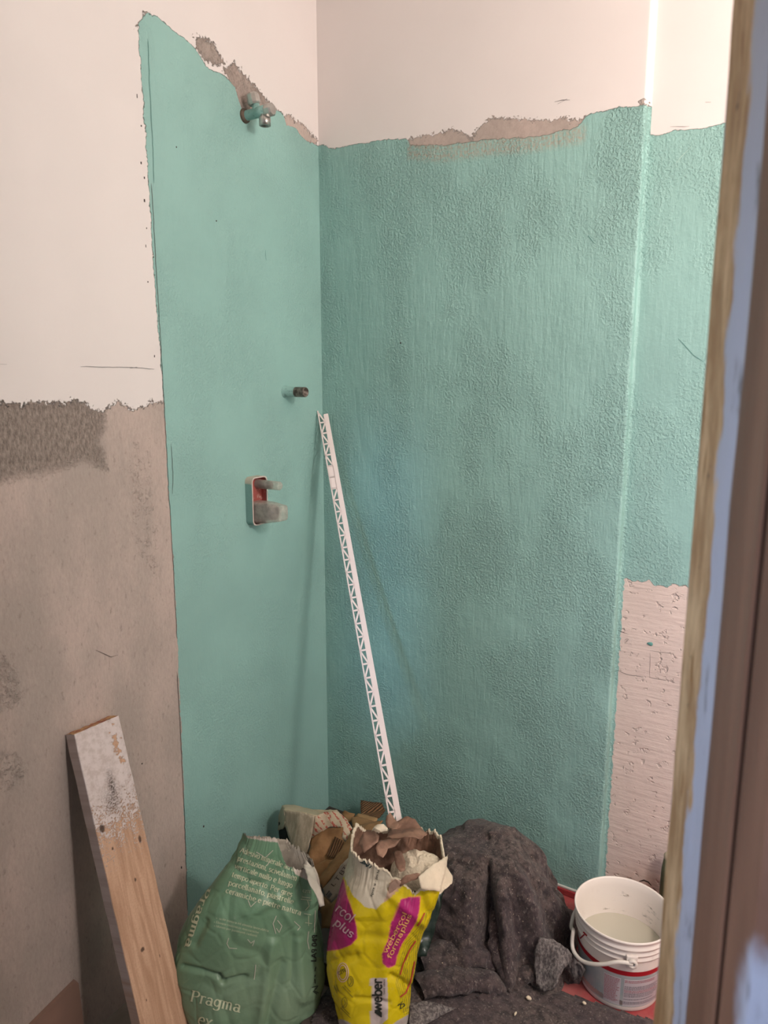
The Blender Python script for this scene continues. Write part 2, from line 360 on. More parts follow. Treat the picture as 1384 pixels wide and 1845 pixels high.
for pts, fn, nn, wd, m, par in [
    ([(145, 660.5), (235, 662), (278, 665)], L_, LX, .0011, PEN, wl), ([(234, 663), (247, 661.5)], L_, LX, .002, PEN, wl), ([(0, 656), (12, 656.5)], L_, LX, .001, PEN, wl),
    ([(273, 330), (281, 470), (291, 640), (297, 745), (304, 880), (312, 1010), (319, 1150)], L_, LX, .0012, DARK, wl),
    ([(319, 1210), (326, 1330), (333, 1480), (338, 1640)], L_, LX, .0014, DARK, wl),
    ([(267, 70), (270, 160), (275, 250), (278, 330)], L_, LX, .0012, TEALD, wl), ([(309, 800), (312, 860), (311, 890)], L_, LX, .001, DARK, wl),
    ([(478, 450), (480, 470)], L_, LX, .0012, TEALD, wl), ([(173, 1171), (190, 1179), (200, 1184), (213, 1180)], L_, LX, .0013, DARK, wl), ([(196, 1183), (198, 1202)], L_, LX, .001, DARK, wl),
    ([(999, 184), (1013, 180), (1027, 180)], B_, BY, .0014, PEN, wb), ([(1005, 187), (1022, 178)], B_, BY, .0014, PEN, wb),
    ([(1271, 184), (1281, 184)], R_, BY, .0014, PEN, wr), ([(1208, 228), (1242, 227.5)], R_, BY, .0008, PEN, wr),
    ([(1222, 610), (1250, 640), (1268, 652)], R_, BY, .0011, TEALD, wr), ([(1060, 425), (1070, 438)], B_, BY, .003, TEALD, wb),
    ([(1218, 295), (1232, 278), (1246, 264)], R_, BY, .0012, LTEAL, wr),
    ([(1110, 1133), (1120, 1138), (1133, 1143)], R_, BY, .0014, DARK, wr), ([(1107, 1205), (1130, 1215), (1160, 1220)], R_, BY, .001, DARK, wr),
    ([(1171, 1176), (1171, 1222)], R_, BY, .0008, DARK, wr), ([(1171, 1172), (1190, 1175), (1215, 1178)], R_, BY, .0008, DARK, wr), ([(1171, 1221), (1200, 1226)], R_, BY, .0009, DARK, wr),
    ([(1152, 1588), (1160, 1586), (1168, 1589), (1174, 1596)], R_, BY, .0045, DARK, wr), ([(1176, 1600), (1183, 1605)], R_, BY, .004, DARK, wr)]:
    ox = link('wall_mark', ribbon(jl(pts, fn, seed=int(pts[0][0])), wd, nn), m, par)
rnd = random.Random(3)
bm = bmesh.new()
for k in range(9):
    y_, z_ = [(-.70+rnd.uniform(-.006, .006), z) for z in (2.12, 2.06, 1.98, 1.95, 1.9, 1.84, 1.8, 1.72, 1.55)][k]
    box_bm(bm, (.0006, y_+.02, z_), (.001, rnd.uniform(.001, .003), rnd.uniform(.003, .008)))
link('plaster_chip_mark', bm_mesh(bm), DARK, wl)
bm = bmesh.new()
for px, py, sx, sz in [(367, 1489, .004, .005), (327, 1563, .003, .006), (722, 618, .004, .004), (256, 1376, .003, .003), (475, 1488, .002, .002), (390, 398, .003, .003), (318, 265, .002, .003)]:
    q = on_x(px, py, .0007) if px < 590 else on_y(px, py, -.0007)
    box_bm(bm, q, (.0012, sx, sz) if px < 590 else (sx, .0012, sz))
link('pinhole', bm_mesh(bm), DARK, wl)
q = on_y(1171, 1160, RD-.001); bm = bmesh.new(); bmesh.ops.create_icosphere(bm, subdivisions=2, radius=1)
for v in bm.verts: v.co = Vector((v.co.x*.008, v.co.y*.002, v.co.z*.005*(1+v.co.x*.5)))+Vector(q)
link('paint_fleck', bm_mesh(bm), simple('fleck_turquoise', (.10, .28, .25), .7), wr)

# door frame beside the camera: old painted casing with bare wood
def dirp(px, dy):                       # point at forward (+Y) distance dy seen at column px on the horizon row
    d = ray(px, 680); return CAM[0]+d[0]/d[1]*dy, CAM[1]+dy
cs = [dirp(1270, .80), dirp(1308, .735), dirp(1337, .70), dirp(1343, .675), dirp(1384, .60), dirp(1392, .575), dirp(1401, .57), dirp(1404, .585), dirp(1410, .56), dirp(1424, .545), dirp(1470, .50)]
cs = [(x, y) for x, y in cs]; cs += [(cs[-1][0]+.25, cs[-1][1]-.02), (cs[-1][0]+.25, cs[0][1]+.02), (cs[0][0]+.03, cs[0][1]+.02)]
t = NT('frame_wood'); sd = t.attr('strip')
tan = t.mix(t.ramp(t.noise(14, 6, .65, t.mp(2, 2, .5)), .38, .66), srgb(176, 134, 86), srgb(226, 188, 134))
tan = t.mix(t.ramp(t.noise(30, 4, .6, t.mp(2, 2, .35)), .60, .70, 0, .9), tan, srgb(150, 100, 40))
tan = t.mix(t.ramp(t.noise(55, 4, .6, t.mp(1, 1, .6)), .66, .74), tan, srgb(70, 48, 32))
br_ = t.mix(t.ramp(t.noise(5, 4, .5, t.mp(3, 3, .4)), .35, .65), srgb(122, 84, 60), srgb(146, 104, 76))
pa = t.mix(t.ramp(t.noise(22, 5, .6, t.mp(2, 2, .5)), .55, .72), srgb(190, 190, 190), srgb(118, 110, 104))
jt = t.ma('MULTIPLY', t.ma('SUBTRACT', t.noise(26, 5, .6, t.mp(1, 1, .45)), .5), 1.3)
jb = t.ma('MULTIPLY', t.ma('SUBTRACT', t.noise(9, 5, .6, t.mp(1, 1, .5)), .5), 2.2)
s1 = t.ramp(t.ma('ADD', sd, jt), .9, 1.1)
zc = t.n('ShaderNodeSeparateXYZ'); t.t.links.new(t.P, zc.inputs[0])
topfade = t.ma('MULTIPLY', t.ramp(zc.outputs[2], 1.55, 1.9), .0)
s2 = t.ramp(t.ma('ADD', sd, t.ma('MULTIPLY', jt, .15)), 2.0, 2.2)
s3 = t.ramp(t.ma('ADD', t.ma('ADD', sd, jb), t.ma('MULTIPLY', t.ramp(zc.outputs[2], 1.0, 1.5), -4.0)), 9.2, 9.6)
c = t.mix(s1, tan, pa); c = t.mix(s2, c, br_); c = t.mix(s3, c, pa)
t.col(c).rough(.6).bump(t.noise(50, 5, .6, t.mp(1, 1, .5)), .0025)
zz = np.linspace(ZF, 2.899, 240); P = []; st = []
fine = []
for i in range(len(cs)):
    a, b = cs[i], cs[(i+1) % len(cs)]
    k = 6 if i < 10 else 1
    for j in range(k): fine.append((a[0]+(b[0]-a[0])*j/k, a[1]+(b[1]-a[1])*j/k, i+j/k))
fine.append(fine[0][:2]+(14,))
P = np.array([[[x+.0016*nz((i*.13, z*9, 0), 1)*(s < 3), y+.0012*nz((i*.2, z*12, 4), 1)*(s < 3), z] for i, (x, y, s) in enumerate(fine)] for z in zz])
me = grid(P[:, ::-1]); attr(me, 'strip', np.tile(np.array([f_[2] for f_ in fine])[::-1], len(zz)))
dj = link('door_1', me, t.m); tag(dj, 'old door frame edge close to the viewer, peeling white paint over bare brown wood', None, None, 'structure')

# ------------------------------------------------------------ pipes and valve on the left wall
TP = NT('turquoise_painted_metal'); TP.col(TP.mix(TP.ramp(TP.noise(90, 4), .55, .7), TEAL, tuple(x*.6 for x in TEAL))).rough(.55).bump(TP.noise(120, 4), .0008); TP = TP.m
CH = simple('dusty_chrome', (.52, .50, .47), .30, .85, 90, .0004, .25)
RU = simple('rusty_steel', (.13, .095, .07), .75, .4, 160, .001, .5)
GAL = NT('dirty_galvanised'); GAL.col(GAL.mix(GAL.ramp(GAL.noise(60, 5), .35, .65), (.07, .055, .045), (.30, .26, .22))).rough(.55).bump(GAL.noise(160, 4), .0008); GAL.b.inputs['Metallic'].default_value = .5; GAL = GAL.m
INSHADE = simple('inside_shade', (.01, .01, .01), .9)
q = on_x(441, 209); ty, tz = q[1], q[2]
tv = thing('angle_valve', (0, ty, tz), 'chrome angle valve with turquoise overpainted body high on the left wall', 'valve')
xe = on_y(492, 197, ty)[0]
link('rust_ring', lathe([(.0, .0), (.019, .0), (.0175, .006), (.0145, .010), (.012, .011)], (-.002, ty, tz), 40, (1, 0, 0)), RU, tv)
link('valve_body', lathe([(.0125, .002), (.0125, .045), (.0145, .048), (.0145, xe-.018), (.0, xe-.018)], (0, ty, tz), 40, (1, 0, 0)), TP, tv)
o = link('end_nut', lathe([(.0, xe-.022), (.0155, xe-.022), (.017, xe-.018), (.017, xe-.008), (.0165, xe-.007), (.0165, xe-.004), (.013, xe), (.0, xe)], (0, ty, tz), 8, (1, 0, 0)), CH, tv, False)
xo = on_y(477, 212, ty)[0]
link('outlet', lathe([(.011, .006), (.0115, -.014), (.0150, -.016), (.0150, -.035), (.0110, -.036), (.0105, -.018), (.0, -.018)], (xo, ty, tz), 36), CH, tv)
xh = on_y(462, 185, ty)[0]
link('stem', lathe([(.010, .0), (.010, .024), (.0, .024)], (xh, ty, tz), 28, (-.12, 0, 1)), TP, tv)
link('handle', lathe([(.0, .020), (.013, .020), (.0165, .024), (.0172, .030), (.0168, .044), (.014, .048), (.0, .049)], (xh, ty, tz), 10, (-.22, -.1, 1)), CH, tv, False)

q = on_x(514, 706); ty, tz = q[1], q[2]; xe = on_y(551, 705, ty)[0]
pv = thing('pipe_stub', (0, ty, tz), 'short open steel pipe stub, half overpainted turquoise, near the top of the white trim', 'pipe')
link('painted_sleeve', lathe([(.0185, .0), (.0175, .004), (.0150, .007), (.0148, xe*.52), (.0142, xe*.55), (.0, xe*.55)], (0, ty, tz), 36, (1, 0, 0)), TP, pv)
link('threaded_end', lathe([(.0142, xe*.5)] + [(.0142+(.0006 if k % 2 else -.0004), xe*.5+k*(xe*.5)/16) for k in range(17)] + [(.0108, xe), (.0105, xe-.03), (.0, xe-.03)], (0, ty, tz), 36, (1, 0, 0)), GAL, pv)

# mixer rough-in box
mx = thing('mixer_box', (0, -.34, 1.15), 'red recessed mixer box with two translucent dust caps on the turquoise left wall', 'plumbing box')
y0, y1, z0, z1, xf = -.375, -.309, 1.084, 1.223, .026
def rrect(y0, y1, z0, z1, c, n=4):
    pts = []
    for (yy, zz_, a0) in ((y1-c, z1-c, 0), (y0+c, z1-c, 90), (y0+c, z0+c, 180), (y1-c, z0+c, 270)):
        for k in range(n+1): a = math.radians(a0+90*k/n); pts.append((yy+c*math.cos(a), zz_+c*math.sin(a)))
    return pts
O = rrect(y0, y1, z0, z1, .014); I = rrect(y0+.0035, y1-.0035, z0+.0035, z1-.0035, .0115); n = len(O)
V = [(0, *p) for p in O]+[(xf, *p) for p in O]+[(xf, *p) for p in I]+[(.006, *p) for p in I]; Fc = []
for j in range(3):
    for i in range(n): Fc.append((j*n+i, j*n+(i+1) % n, (j+1)*n+(i+1) % n, (j+1)*n+i))
t = NT('casing'); sx = t.n('ShaderNodeSeparateXYZ'); t.t.links.new(t.P, sx.inputs[0])
k = t.ma('MULTIPLY', t.ramp(t.ma('ADD', sx.outputs[2], t.ma('MULTIPLY', t.noise(80), .01)), 1.207, 1.212), 1.0)
c = t.mix(k, tuple(x*.8 for x in TEAL), (.52, .47, .38)); c = t.mix(t.ramp(sx.outputs[0], xf-.0012, xf-.0008), c, (.62, .52, .46)); t.col(c).rough(.5).bump(t.noise(150, 4), .001)
link('casing', mesh(V, Fc), t.m, mx, False)
RED = NT('dusty_red_plastic'); RED.col(RED.mix(RED.ramp(RED.noise(70, 5, .7), .52, .68), (.36, .085, .07), (.52, .34, .29))).rough(.45).bump(RED.noise(120, 4), .001); RED = RED.m
bm = bmesh.new(); bm.faces.new([bm.verts.new((.007, *p)) for p in I]); link('red_back', bm_mesh(bm), RED, mx, False)
Ir = rrect(y0+.0045, y1-.0045, z0+.0045, z1-.0045, .0115)
V = [(xf-.002, *p) for p in Ir]+[(.007, *p) for p in Ir]; link('red_lining', mesh(V, [(i, (i+1) % n, n+(i+1) % n, n+i) for i in range(n)]), RED, mx, False)
CAP = NT('dusty_clear_plastic'); CAP.col((.78, .73, .64)).rough(.3); CAP.b.inputs['Transmission Weight'].default_value = .55; CAP.b.inputs['IOR'].default_value = 1.12
CAP.put(CAP.b.inputs['Alpha'], CAP.ramp(CAP.noise(50, 4), .3, .7, .50, .85)); CAP = CAP.m
q = on_x(467, 872, .015); yc_, zc_ = q[1], q[2]; xe = on_y(505, 876, yc_)[0]
o = link('small_cap', lathe([(.0135, .008), (.0128, xe*.6), (.0122, xe-.003), (.0105, xe), (.0, xe)], (0, yc_, zc_), 32, (1, 0, 0)), CAP, mx)
link('small_stem', lathe([(.0095, .006), (.0095, xe*.62), (.007, xe*.68), (.0, xe*.68)], (0, yc_, zc_), 24, (1, 0, 0)), simple('grey_brass', (.14, .13, .13), .4, .6, 120, .001, .3), mx)
xb = on_y(510, 920, -.345)[0]
bm = bmesh.new(); A = rrect(-.369, -.317, 1.090, 1.152, .009); B = rrect(-.364, -.322, 1.103, 1.146, .008); n2 = len(A)
va = [bm.verts.new((.008, *p)) for p in A]; vm = [bm.verts.new((xb*.55, *p)) for p in rrect(-.368, -.318, 1.094, 1.152, .009)]; vb = [bm.verts.new((xb-.002, *p)) for p in B]; ve = [bm.verts.new((xb, (p[0]+.343)*.9-.343, (p[1]-1.124)*.9+1.124)) for p in B]
for a_, b_ in ((va, vm), (vm, vb), (vb, ve)):
    for i in range(n2): bm.faces.new((a_[i], a_[(i+1) % n2], b_[(i+1) % n2], b_[i]))
bm.faces.new(ve); link('large_cap', bm_mesh(bm), CAP, mx)
bm = bmesh.new(); tube_bm(bm, (.006, -.343, 1.122), (xb*.72, -.343, 1.124), .0225, .021)
link('mixer_cartridge', bm_mesh(bm), simple('cartridge_grey', (.10, .10, .105), .45, .3, 120, .001, .4), mx)

# ------------------------------------------------------------ stroke lettering
def arc(cx_, cy_, rx, ry, a0, a1, n=14): return [(cx_+rx*math.cos(math.radians(a0+(a1-a0)*k/n)), cy_+ry*math.sin(math.radians(a0+(a1-a0)*k/n))) for k in range(n+1)]
o360 = lambda a, b, c_, d: arc(a, b, c_, d, 90, 450, 20)
G = {
 'a': (.50, [o360(.21, .14, .15, .14), [(.37, .34), (.37, 0)], arc(.22, .35, .15, .14, 0, 150)], [(.41, 0)]),
 'b': (.50, [[(.1, .75), (.1, 0)], o360(.28, .25, .18, .25)], [(.07, .75)]),
 'c': (.46, [arc(.25, .25, .18, .25, 45, 315)], []),
 'd': (.52, [o360(.22, .25, .17, .25), [(.4, .75), (.4, 0)]], [(.36, .75), (.44, 0)]),
 'e': (.48, [[(.07, .27), (.42, .27)], arc(.25, .25, .18, .25, 5, 315)], []),
 'f': (.32, [arc(.25, .62, .11, .13, 40, 180, 8)+[(.14, .6), (.14, 0)], [(.02, .5), (.28, .5)]], [(.14, 0)]),
 'g': (.52, [o360(.22, .27, .16, .22), [(.4, .5), (.4, -.06)], arc(.22, -.06, .18, .16, 0, -150)], [(.44, .5)]),
 'h': (.52, [[(.1, .75), (.1, 0)], arc(.24, .34, .14, .16, 180, 0)+[(.38, .3), (.38, 0)]], [(.07, .75), (.1, 0), (.38, 0)]),
 'i': (.22, [[(.1, .5), (.1, 0)], [(.1, .64), (.1, .71)]], [(.07, .5), (.1, 0)]),
 'k': (.46, [[(.1, .75), (.1, 0)], [(.36, .5), (.12, .22)], [(.2, .3), (.38, 0)]], [(.1, 0)]),
 'l': (.22, [[(.1, .75), (.1, 0)]], [(.07, .75), (.1, 0)]),
 'm': (.74, [[(.1, .5), (.1, 0)], arc(.22, .35, .12, .15, 180, 0)+[(.34, .3), (.34, 0)], arc(.46, .35, .12, .15, 180, 0)+[(.58, .3), (.58, 0)]], [(.07, .5), (.1, 0), (.34, 0), (.59, 0)]),
 'n': (.50, [[(.1, .5), (.1, 0)], arc(.23, .35, .13, .15, 180, 0)+[(.36, .3), (.36, 0)]], [(.07, .5), (.1, 0), (.37, 0)]),
 'o': (.50, [o360(.25, .25, .19, .25)], []),
 'p': (.52, [[(.1, .5), (.1, -.22)], o360(.28, .25, .17, .25)], [(.07, .5), (.1, -.22)]),
 'r': (.38, [[(.1, .5), (.1, 0)], arc(.24, .34, .14, .16, 180, 45)], [(.07, .5), (.1, 0)]),
 's': (.40, [arc(.2, .37, .13, .13, 30, 250, 10)+arc(.2, .125, .14, .13, 80, -150, 12)], []),
 't': (.34, [[(.14, .65), (.14, .12)]+arc(.23, .1, .09, .1, 180, 300, 6), [(.02, .5), (.28, .5)]], []),
 'u': (.50, [[(.1, .5), (.1, .16)]+arc(.23, .15, .13, .15, 180, 360), [(.37, .5), (.37, 0)]], [(.07, .5), (.33, .5), (.41, 0)]),
 'v': (.44, [[(.04, .5), (.22, 0), (.4, .5)]], [(.05, .5), (.4, .5)]),
 'w': (.66, [[(.04, .5), (.18, 0), (.33, .5), (.48, 0), (.62, .5)]], []),
 'x': (.46, [[(.05, .5), (.4, 0)], [(.4, .5), (.05, 0)]], [(.06, .5), (.39, .5), (.06, 0), (.4, 0)]),
 'z': (.42, [[(.05, .5), (.36, .5), (.05, 0), (.37, 0)]], []),
 'A': (.66, [[(.04, 0), (.32, .72), (.6, 0)], [(.14, .25), (.5, .25)]], [(.06, 0), (.6, 0)]),
 'P': (.60, [[(.12, .72), (.12, 0)], [(.12, .72), (.3, .72)]+arc(.3, .54, .2, .18, 90, -90)+[(.12, .36)]], [(.12, 0), (.08, .72)]),
 'S': (.50, [arc(.25, .53, .18, .19, 30, 250, 10)+arc(.25, .18, .19, .18, 80, -150, 12)], []),
 'N': (.62, [[(.1, 0), (.1, .72), (.48, 0), (.48, .72)]], []), 'I': (.22, [[(.1, 0), (.1, .72)]], []),
 'T': (.52, [[(.02, .72), (.5, .72)], [(.26, .72), (.26, 0)]], []), 'C': (.56, [arc(.3, .36, .22, .36, 50, 310)], []),
 'E': (.48, [[(.42, .72), (.1, .72), (.1, 0), (.42, 0)], [(.1, .37), (.36, .37)]], []), 'L': (.44, [[(.1, .72), (.1, 0), (.4, 0)]], []),
 'R': (.56, [[(.1, 0), (.1, .72), (.3, .72)]+arc(.3, .54, .16, .18, 90, -90)+[(.1, .36)], [(.28, .36), (.46, 0)]], []),
 'B': (.54, [[(.1, 0), (.1, .72), (.28, .72)]+arc(.28, .54, .14, .18, 90, -90)+[(.1, .36), (.3, .36)]+arc(.3, .18, .16, .18, 90, -90)+[(.1, 0)]], []),
 '0': (.50, [o360(.24, .36, .17, .36)], []), '2': (.46, [arc(.22, .52, .17, .2, 160, -40)+[(.05, 0), (.4, 0)]], []),
 '4': (.48, [[(.34, 0), (.34, .72), (.04, .2), (.44, .2)]], []), '5': (.46, [[(.38, .72), (.1, .72), (.08, .42)]+arc(.21, .24, .17, .22, 120, -140)], []),
 '9': (.48, [o360(.22, .52, .16, .2), [(.38, .54), (.34, 0)]], []), '3': (.46, [arc(.2, .54, .16, .18, 150, -90)+arc(.2, .18, .18, .18, 90, -150)], []), '8': (.48, [o360(.22, .54, .14, .18), o360(.22, .18, .17, .18)], []),
 ',': (.20, [[(.1, .05), (.06, -.1)]], []), '.': (.20, [[(.1, .0), (.1, .06)]], []), '-': (.34, [[(.05, .25), (.28, .25)]], []), '>': (.4, [[(.02, .2), (.34, .2)], [(.22, .32), (.34, .2), (.22, .08)]], []), ' ': (.26, [], [])}
def lettering(text, thin, fat, serif, slant=0.0):
    """quads in text units; returns verts, faces, width"""
    V, Fc, x = [], [], 0.0
    for ch in text:
        adv, strokes, serifs = G.get(ch, G[' '])
        ss = [list(s) for s in strokes]
        if serif: ss += [[(sx-.075, sy), (sx+.075, sy)] for sx, sy in serifs]
        for s in ss:
            pts = []
            for a, b in zip(s[:-1], s[1:]):
                k = max(1, int(math.hypot(b[0]-a[0], b[1]-a[1])/.1)); pts += [(a[0]+(b[0]-a[0])*j/k, a[1]+(b[1]-a[1])*j/k) for j in range(k)]
            pts.append(s[-1]); base = len(V)
            for i, p in enumerate(pts):
                a, b = pts[max(i-1, 0)], pts[min(i+1, len(pts)-1)]
                dx, dy = b[0]-a[0], b[1]-a[1]; l = math.hypot(dx, dy) or 1; dx /= l; dy /= l
                hw = (thin+(fat-thin)*abs(dy))/2
                e = hw*.6 if not serif else 0
                ex = -e if i == 0 else (e if i == len(pts)-1 else 0)
                for sg in (-1, 1): V.append((x+p[0]-dy*hw*sg+dx*ex+slant*p[1], p[1]+dx*hw*sg+dy*ex))
            for i in range(len(pts)-1): Fc.append((base+2*i, base+2*i+1, base+2*i+3, base+2*i+2))
        x += adv
    return V, Fc, x
def cast(bvh, px, py, off=.0012):
    d = Vector(ray(px, py)).normalized(); h, nn, _, dist = bvh.ray_cast(Vector(CAM), d)
    if h is None: return None
    if nn.dot(d) > 0: nn = -nn
    return h+nn*off*.5-d*off
def print_on(bvh, items, m, parent, name='printed_text'):
    for it in items: _print_on(bvh, [it], m, parent, name)
def _print_on(bvh, items, m, parent, name):
    """items: (text, start px, end px, cap height px, thin, fat, serif)"""
    AV, AF = [], []
    for text, s, e, hpx, thin, fat, serif in items:
        V, Fc, wd = lettering(text, thin, fat, serif)
        ux, uy = (e[0]-s[0])/wd, (e[1]-s[1])/wd; l = math.hypot(ux, uy); nx, ny = uy/l*hpx/.75, -ux/l*hpx/.75
        pts = [cast(bvh, s[0]+ux*a+nx*b, s[1]+uy*a+ny*b) for a, b in V]; base = len(AV)
        AV += [p if p is not None else Vector((0, 0, -9)) for p in pts]
        for f_ in Fc:
            if all(pts[i] is not None for i in f_):
                q_ = [pts[i] for i in f_]
                if max((q_[0]-q_[k]).length for k in (1, 2, 3)) < .03: AF.append(tuple(base+i for i in f_))
    me = mesh(AV, AF); bm = bmesh.new(); bm.from_mesh(me)
    bmesh.ops.delete(bm, geom=[v for v in bm.verts if not v.link_faces], context='VERTS')
    bm.to_mesh(me); bm.free()
    return link(name, me, m, parent)
def strokes_on(bvh, lines, wpx, m, parent, name):
    for ln in lines: _strokes_on(bvh, [ln], wpx, m, parent, name)
def _strokes_on(bvh, lines, wpx, m, parent, name):
    AV, AF = [], []
    for pts in lines:
        P = []
        for a, b in zip(pts[:-1], pts[1:]):
            k = max(1, int(math.hypot(b[0]-a[0], b[1]-a[1])/3)); P += [(a[0]+(b[0]-a[0])*j/k, a[1]+(b[1]-a[1])*j/k) for j in range(k)]
        P.append(pts[-1]); prev = None
        for i, p in enumerate(P):
            a, b = P[max(i-1, 0)], P[min(i+1, len(P)-1)]; dx, dy = b[0]-a[0], b[1]-a[1]; l = math.hypot(dx, dy) or 1
            q1 = cast(bvh, p[0]-dy/l*wpx/2, p[1]+dx/l*wpx/2); q2 = cast(bvh, p[0]+dy/l*wpx/2, p[1]-dx/l*wpx/2)
            if q1 is None or q2 is None: prev = None; continue
            k = len(AV); AV += [q1, q2]
            if prev is not None and (AV[prev]-q1).length < .03: AF.append((prev, prev+1, k+1, k))
            prev = k
    return link(name, mesh(AV, AF), m, parent)
def bvh_of(o): return BVHTree.FromPolygons([o.matrix_world@v.co if False else v.co.copy() for v in o.data.vertices], [tuple(p.vertices) for p in o.data.polygons])

# ------------------------------------------------------------ paper sacks
def x_at(px, y, z):
    lo, hi = -1.0, 3.0
    for _ in range(40):
        mid = (lo+hi)/2
        if proj((mid, y, z))[0] < px: lo = mid
        else: hi = mid
    return (lo+hi)/2
def sack(rings, zoff, ex, crumple, seed, nt=420, nr=220, creases=()):
    """rings: (z, y, pxL, pxR, depth half)"""
    R_ = []
    rings, (LT_, RT_) = rings
    for z, y, b in rings:
        py_ = 1600.0
        for _ in range(6):
            l = np.interp(py_, [q[0] for q in LT_], [q[1] for q in LT_]); r = np.interp(py_, [q[0] for q in RT_], [q[1] for q in RT_])
            py_ = proj((x_at((l+r)/2, y, z), y, z))[1]
        xl, xr = x_at(l, y, z), x_at(r, y, z)
        c = np.array([(xl+xr)/2, y, z]); wv = proj(c)[2]; R_.append((z, c[0], y, (r-l)/2*wv/F, b))
    R_ = np.array(R_); zs_ = R_[:, 0]
    def ev(z):
        out = []
        for k in range(1, 5):
            v = np.interp(z, zs_, R_[:, k]); d = .018
            v = (v+np.interp(z-d, zs_, R_[:, k])+np.interp(z+d, zs_, R_[:, k]))/3; out.append(v)
        return out
    th = np.linspace(0, 2*math.pi, nt, endpoint=False); tt = np.linspace(0, 1, nr)**.95
    zo = np.interp(np.degrees(th), [q[0] for q in zoff], [q[1] for q in zoff])
    z0_, z1_ = zs_[0], zs_[-1]
    T, TH = np.meshgrid(tt, th, indexing='ij')
    Zt = z0_+(z1_+zo[None, :]-z0_)*T
    cxx, cyy, aa, bb = ev(Zt)
    ct, st_ = np.cos(TH), np.sin(TH); e = 2/ex
    u = np.sign(ct)*np.abs(ct)**e; v_ = np.sign(st_)*np.abs(st_)**e
    # squared profile, bulge
    cen = np.array([np.mean(R_[:, 1]), np.mean(R_[:, 2])]); vd = cen-CAM[:2]; vd /= np.linalg.norm(vd); ur = np.array([vd[1], -vd[0]])
    X = cxx+ur[0]*aa*u+vd[0]*bb*v_; Yy = cyy+ur[1]*aa*u+vd[1]*bb*v_
    P = np.stack([X, Yy, Zt], -1)
    nrm = np.stack([ur[0]*ct*.6+vd[0]*st_, ur[1]*ct*.6+vd[1]*st_, np.zeros_like(ct)], -1); nrm /= np.linalg.norm(nrm, axis=-1, keepdims=True)
    D = np.zeros(T.shape)
    for i in range(nr):
        for j in range(nt):
            p = P[i, j]; vv = Vector((p[0]*6+seed, p[1]*6, p[2]*5))
            dd, _ = noise.voronoi(vv+Vector((nz(p, 7), nz(p, 7, 4), nz(p, 7, 8)))*.5)
            f1 = min(.18, dd[1]-dd[0])
            rdg = 1-abs(noise.noise(Vector((p[0]*9, p[1]*9+seed, p[2]*4))))*2.2
            vv2 = Vector((p[0]*17+seed*2, p[1]*17, p[2]*14)); d2, _ = noise.voronoi(vv2)
            D[i, j] = -(.18-f1)*.9*crumple*1.4 + (rdg-.6)*.35*crumple + noise.noise(vv*1.1)*.8*crumple + min(.15, d2[1]-d2[0])*.55*crumple
    if creases:
        PR = proj(P); front = (st_ < .3)
        for (a, b, wpx, dep) in creases:
            d = seg_dist(PR[..., :2].reshape(-1, 2), np.array(a, float), np.array(b, float)).reshape(T.shape)
            D += np.where(front, dep*np.exp(-(d/wpx)**2), 0)
    fade = np.clip((T-.0)/.04, 0, 1)
    P = P+nrm*(D*fade)[..., None]
    rag = np.array([.007*nz((math.cos(a)*9, math.sin(a)*9, seed)) + .006*nz((math.cos(a)*32, math.sin(a)*32, seed)) for a in th])
    P[..., 2] += rag[None, :]*np.clip((T-.8)/.2, 0, 1)
    P[0, :, 2] = z0_
    Pc = np.concatenate([P, P[:, :1]], 1); me = grid(Pc)
    bm = bmesh.new(); bm.from_mesh(me); bmesh.ops.remove_doubles(bm, verts=[v for v in bm.verts], dist=1e-6); bm.to_mesh(me); bm.free()
    me2 = me
    return me2, nrm, P, T, TH
def finish_cols(me, fn):
    co = np.empty(len(me.vertices)*3, np.float32); me.vertices.foreach_get('co', co); co = co.reshape(-1, 3).astype(float)
    no = np.empty(len(me.vertices)*3, np.float32); me.vertex_normals.foreach_get('vector', no); no = no.reshape(-1, 3)
    pr = proj(co); facing = ((co-CAM)*no).sum(1) < 0
    cattr(me, 'tint', fn(co, pr, facing))
def paper_mat(name, rough=.42, bd=.0012, coat=0.0):
    t = NT(name); c = t.attr('tint', 'Color')
    dirt = t.ramp(t.noise(26, 6, .65), .62, .76, 0, .25)
    t.col(t.mix(dirt, c, (.55, .5, .45))).rough(t.ramp(t.noise(20), .3, .7, rough-.08, rough+.12))
    h = t.ma('ADD', t.ma('MULTIPLY', t.voro(38, 'DISTANCE_TO_EDGE', t.mp(1, 1, .8)), .6), t.ma('MULTIPLY', t.noise(70, 5, .6), .5)); t.bump(h, bd)
    return t.m
def inner(me, d, z_cap=None):
    m2 = me.copy(); co = np.empty(len(m2.vertices)*3, np.float32); no = co.copy(); m2.vertices.foreach_get('co', co); m2.vertex_normals.foreach_get('vector', no)
    m2.vertices.foreach_set('co', co-no*d); m2.update(); m2.materials.clear(); return m2

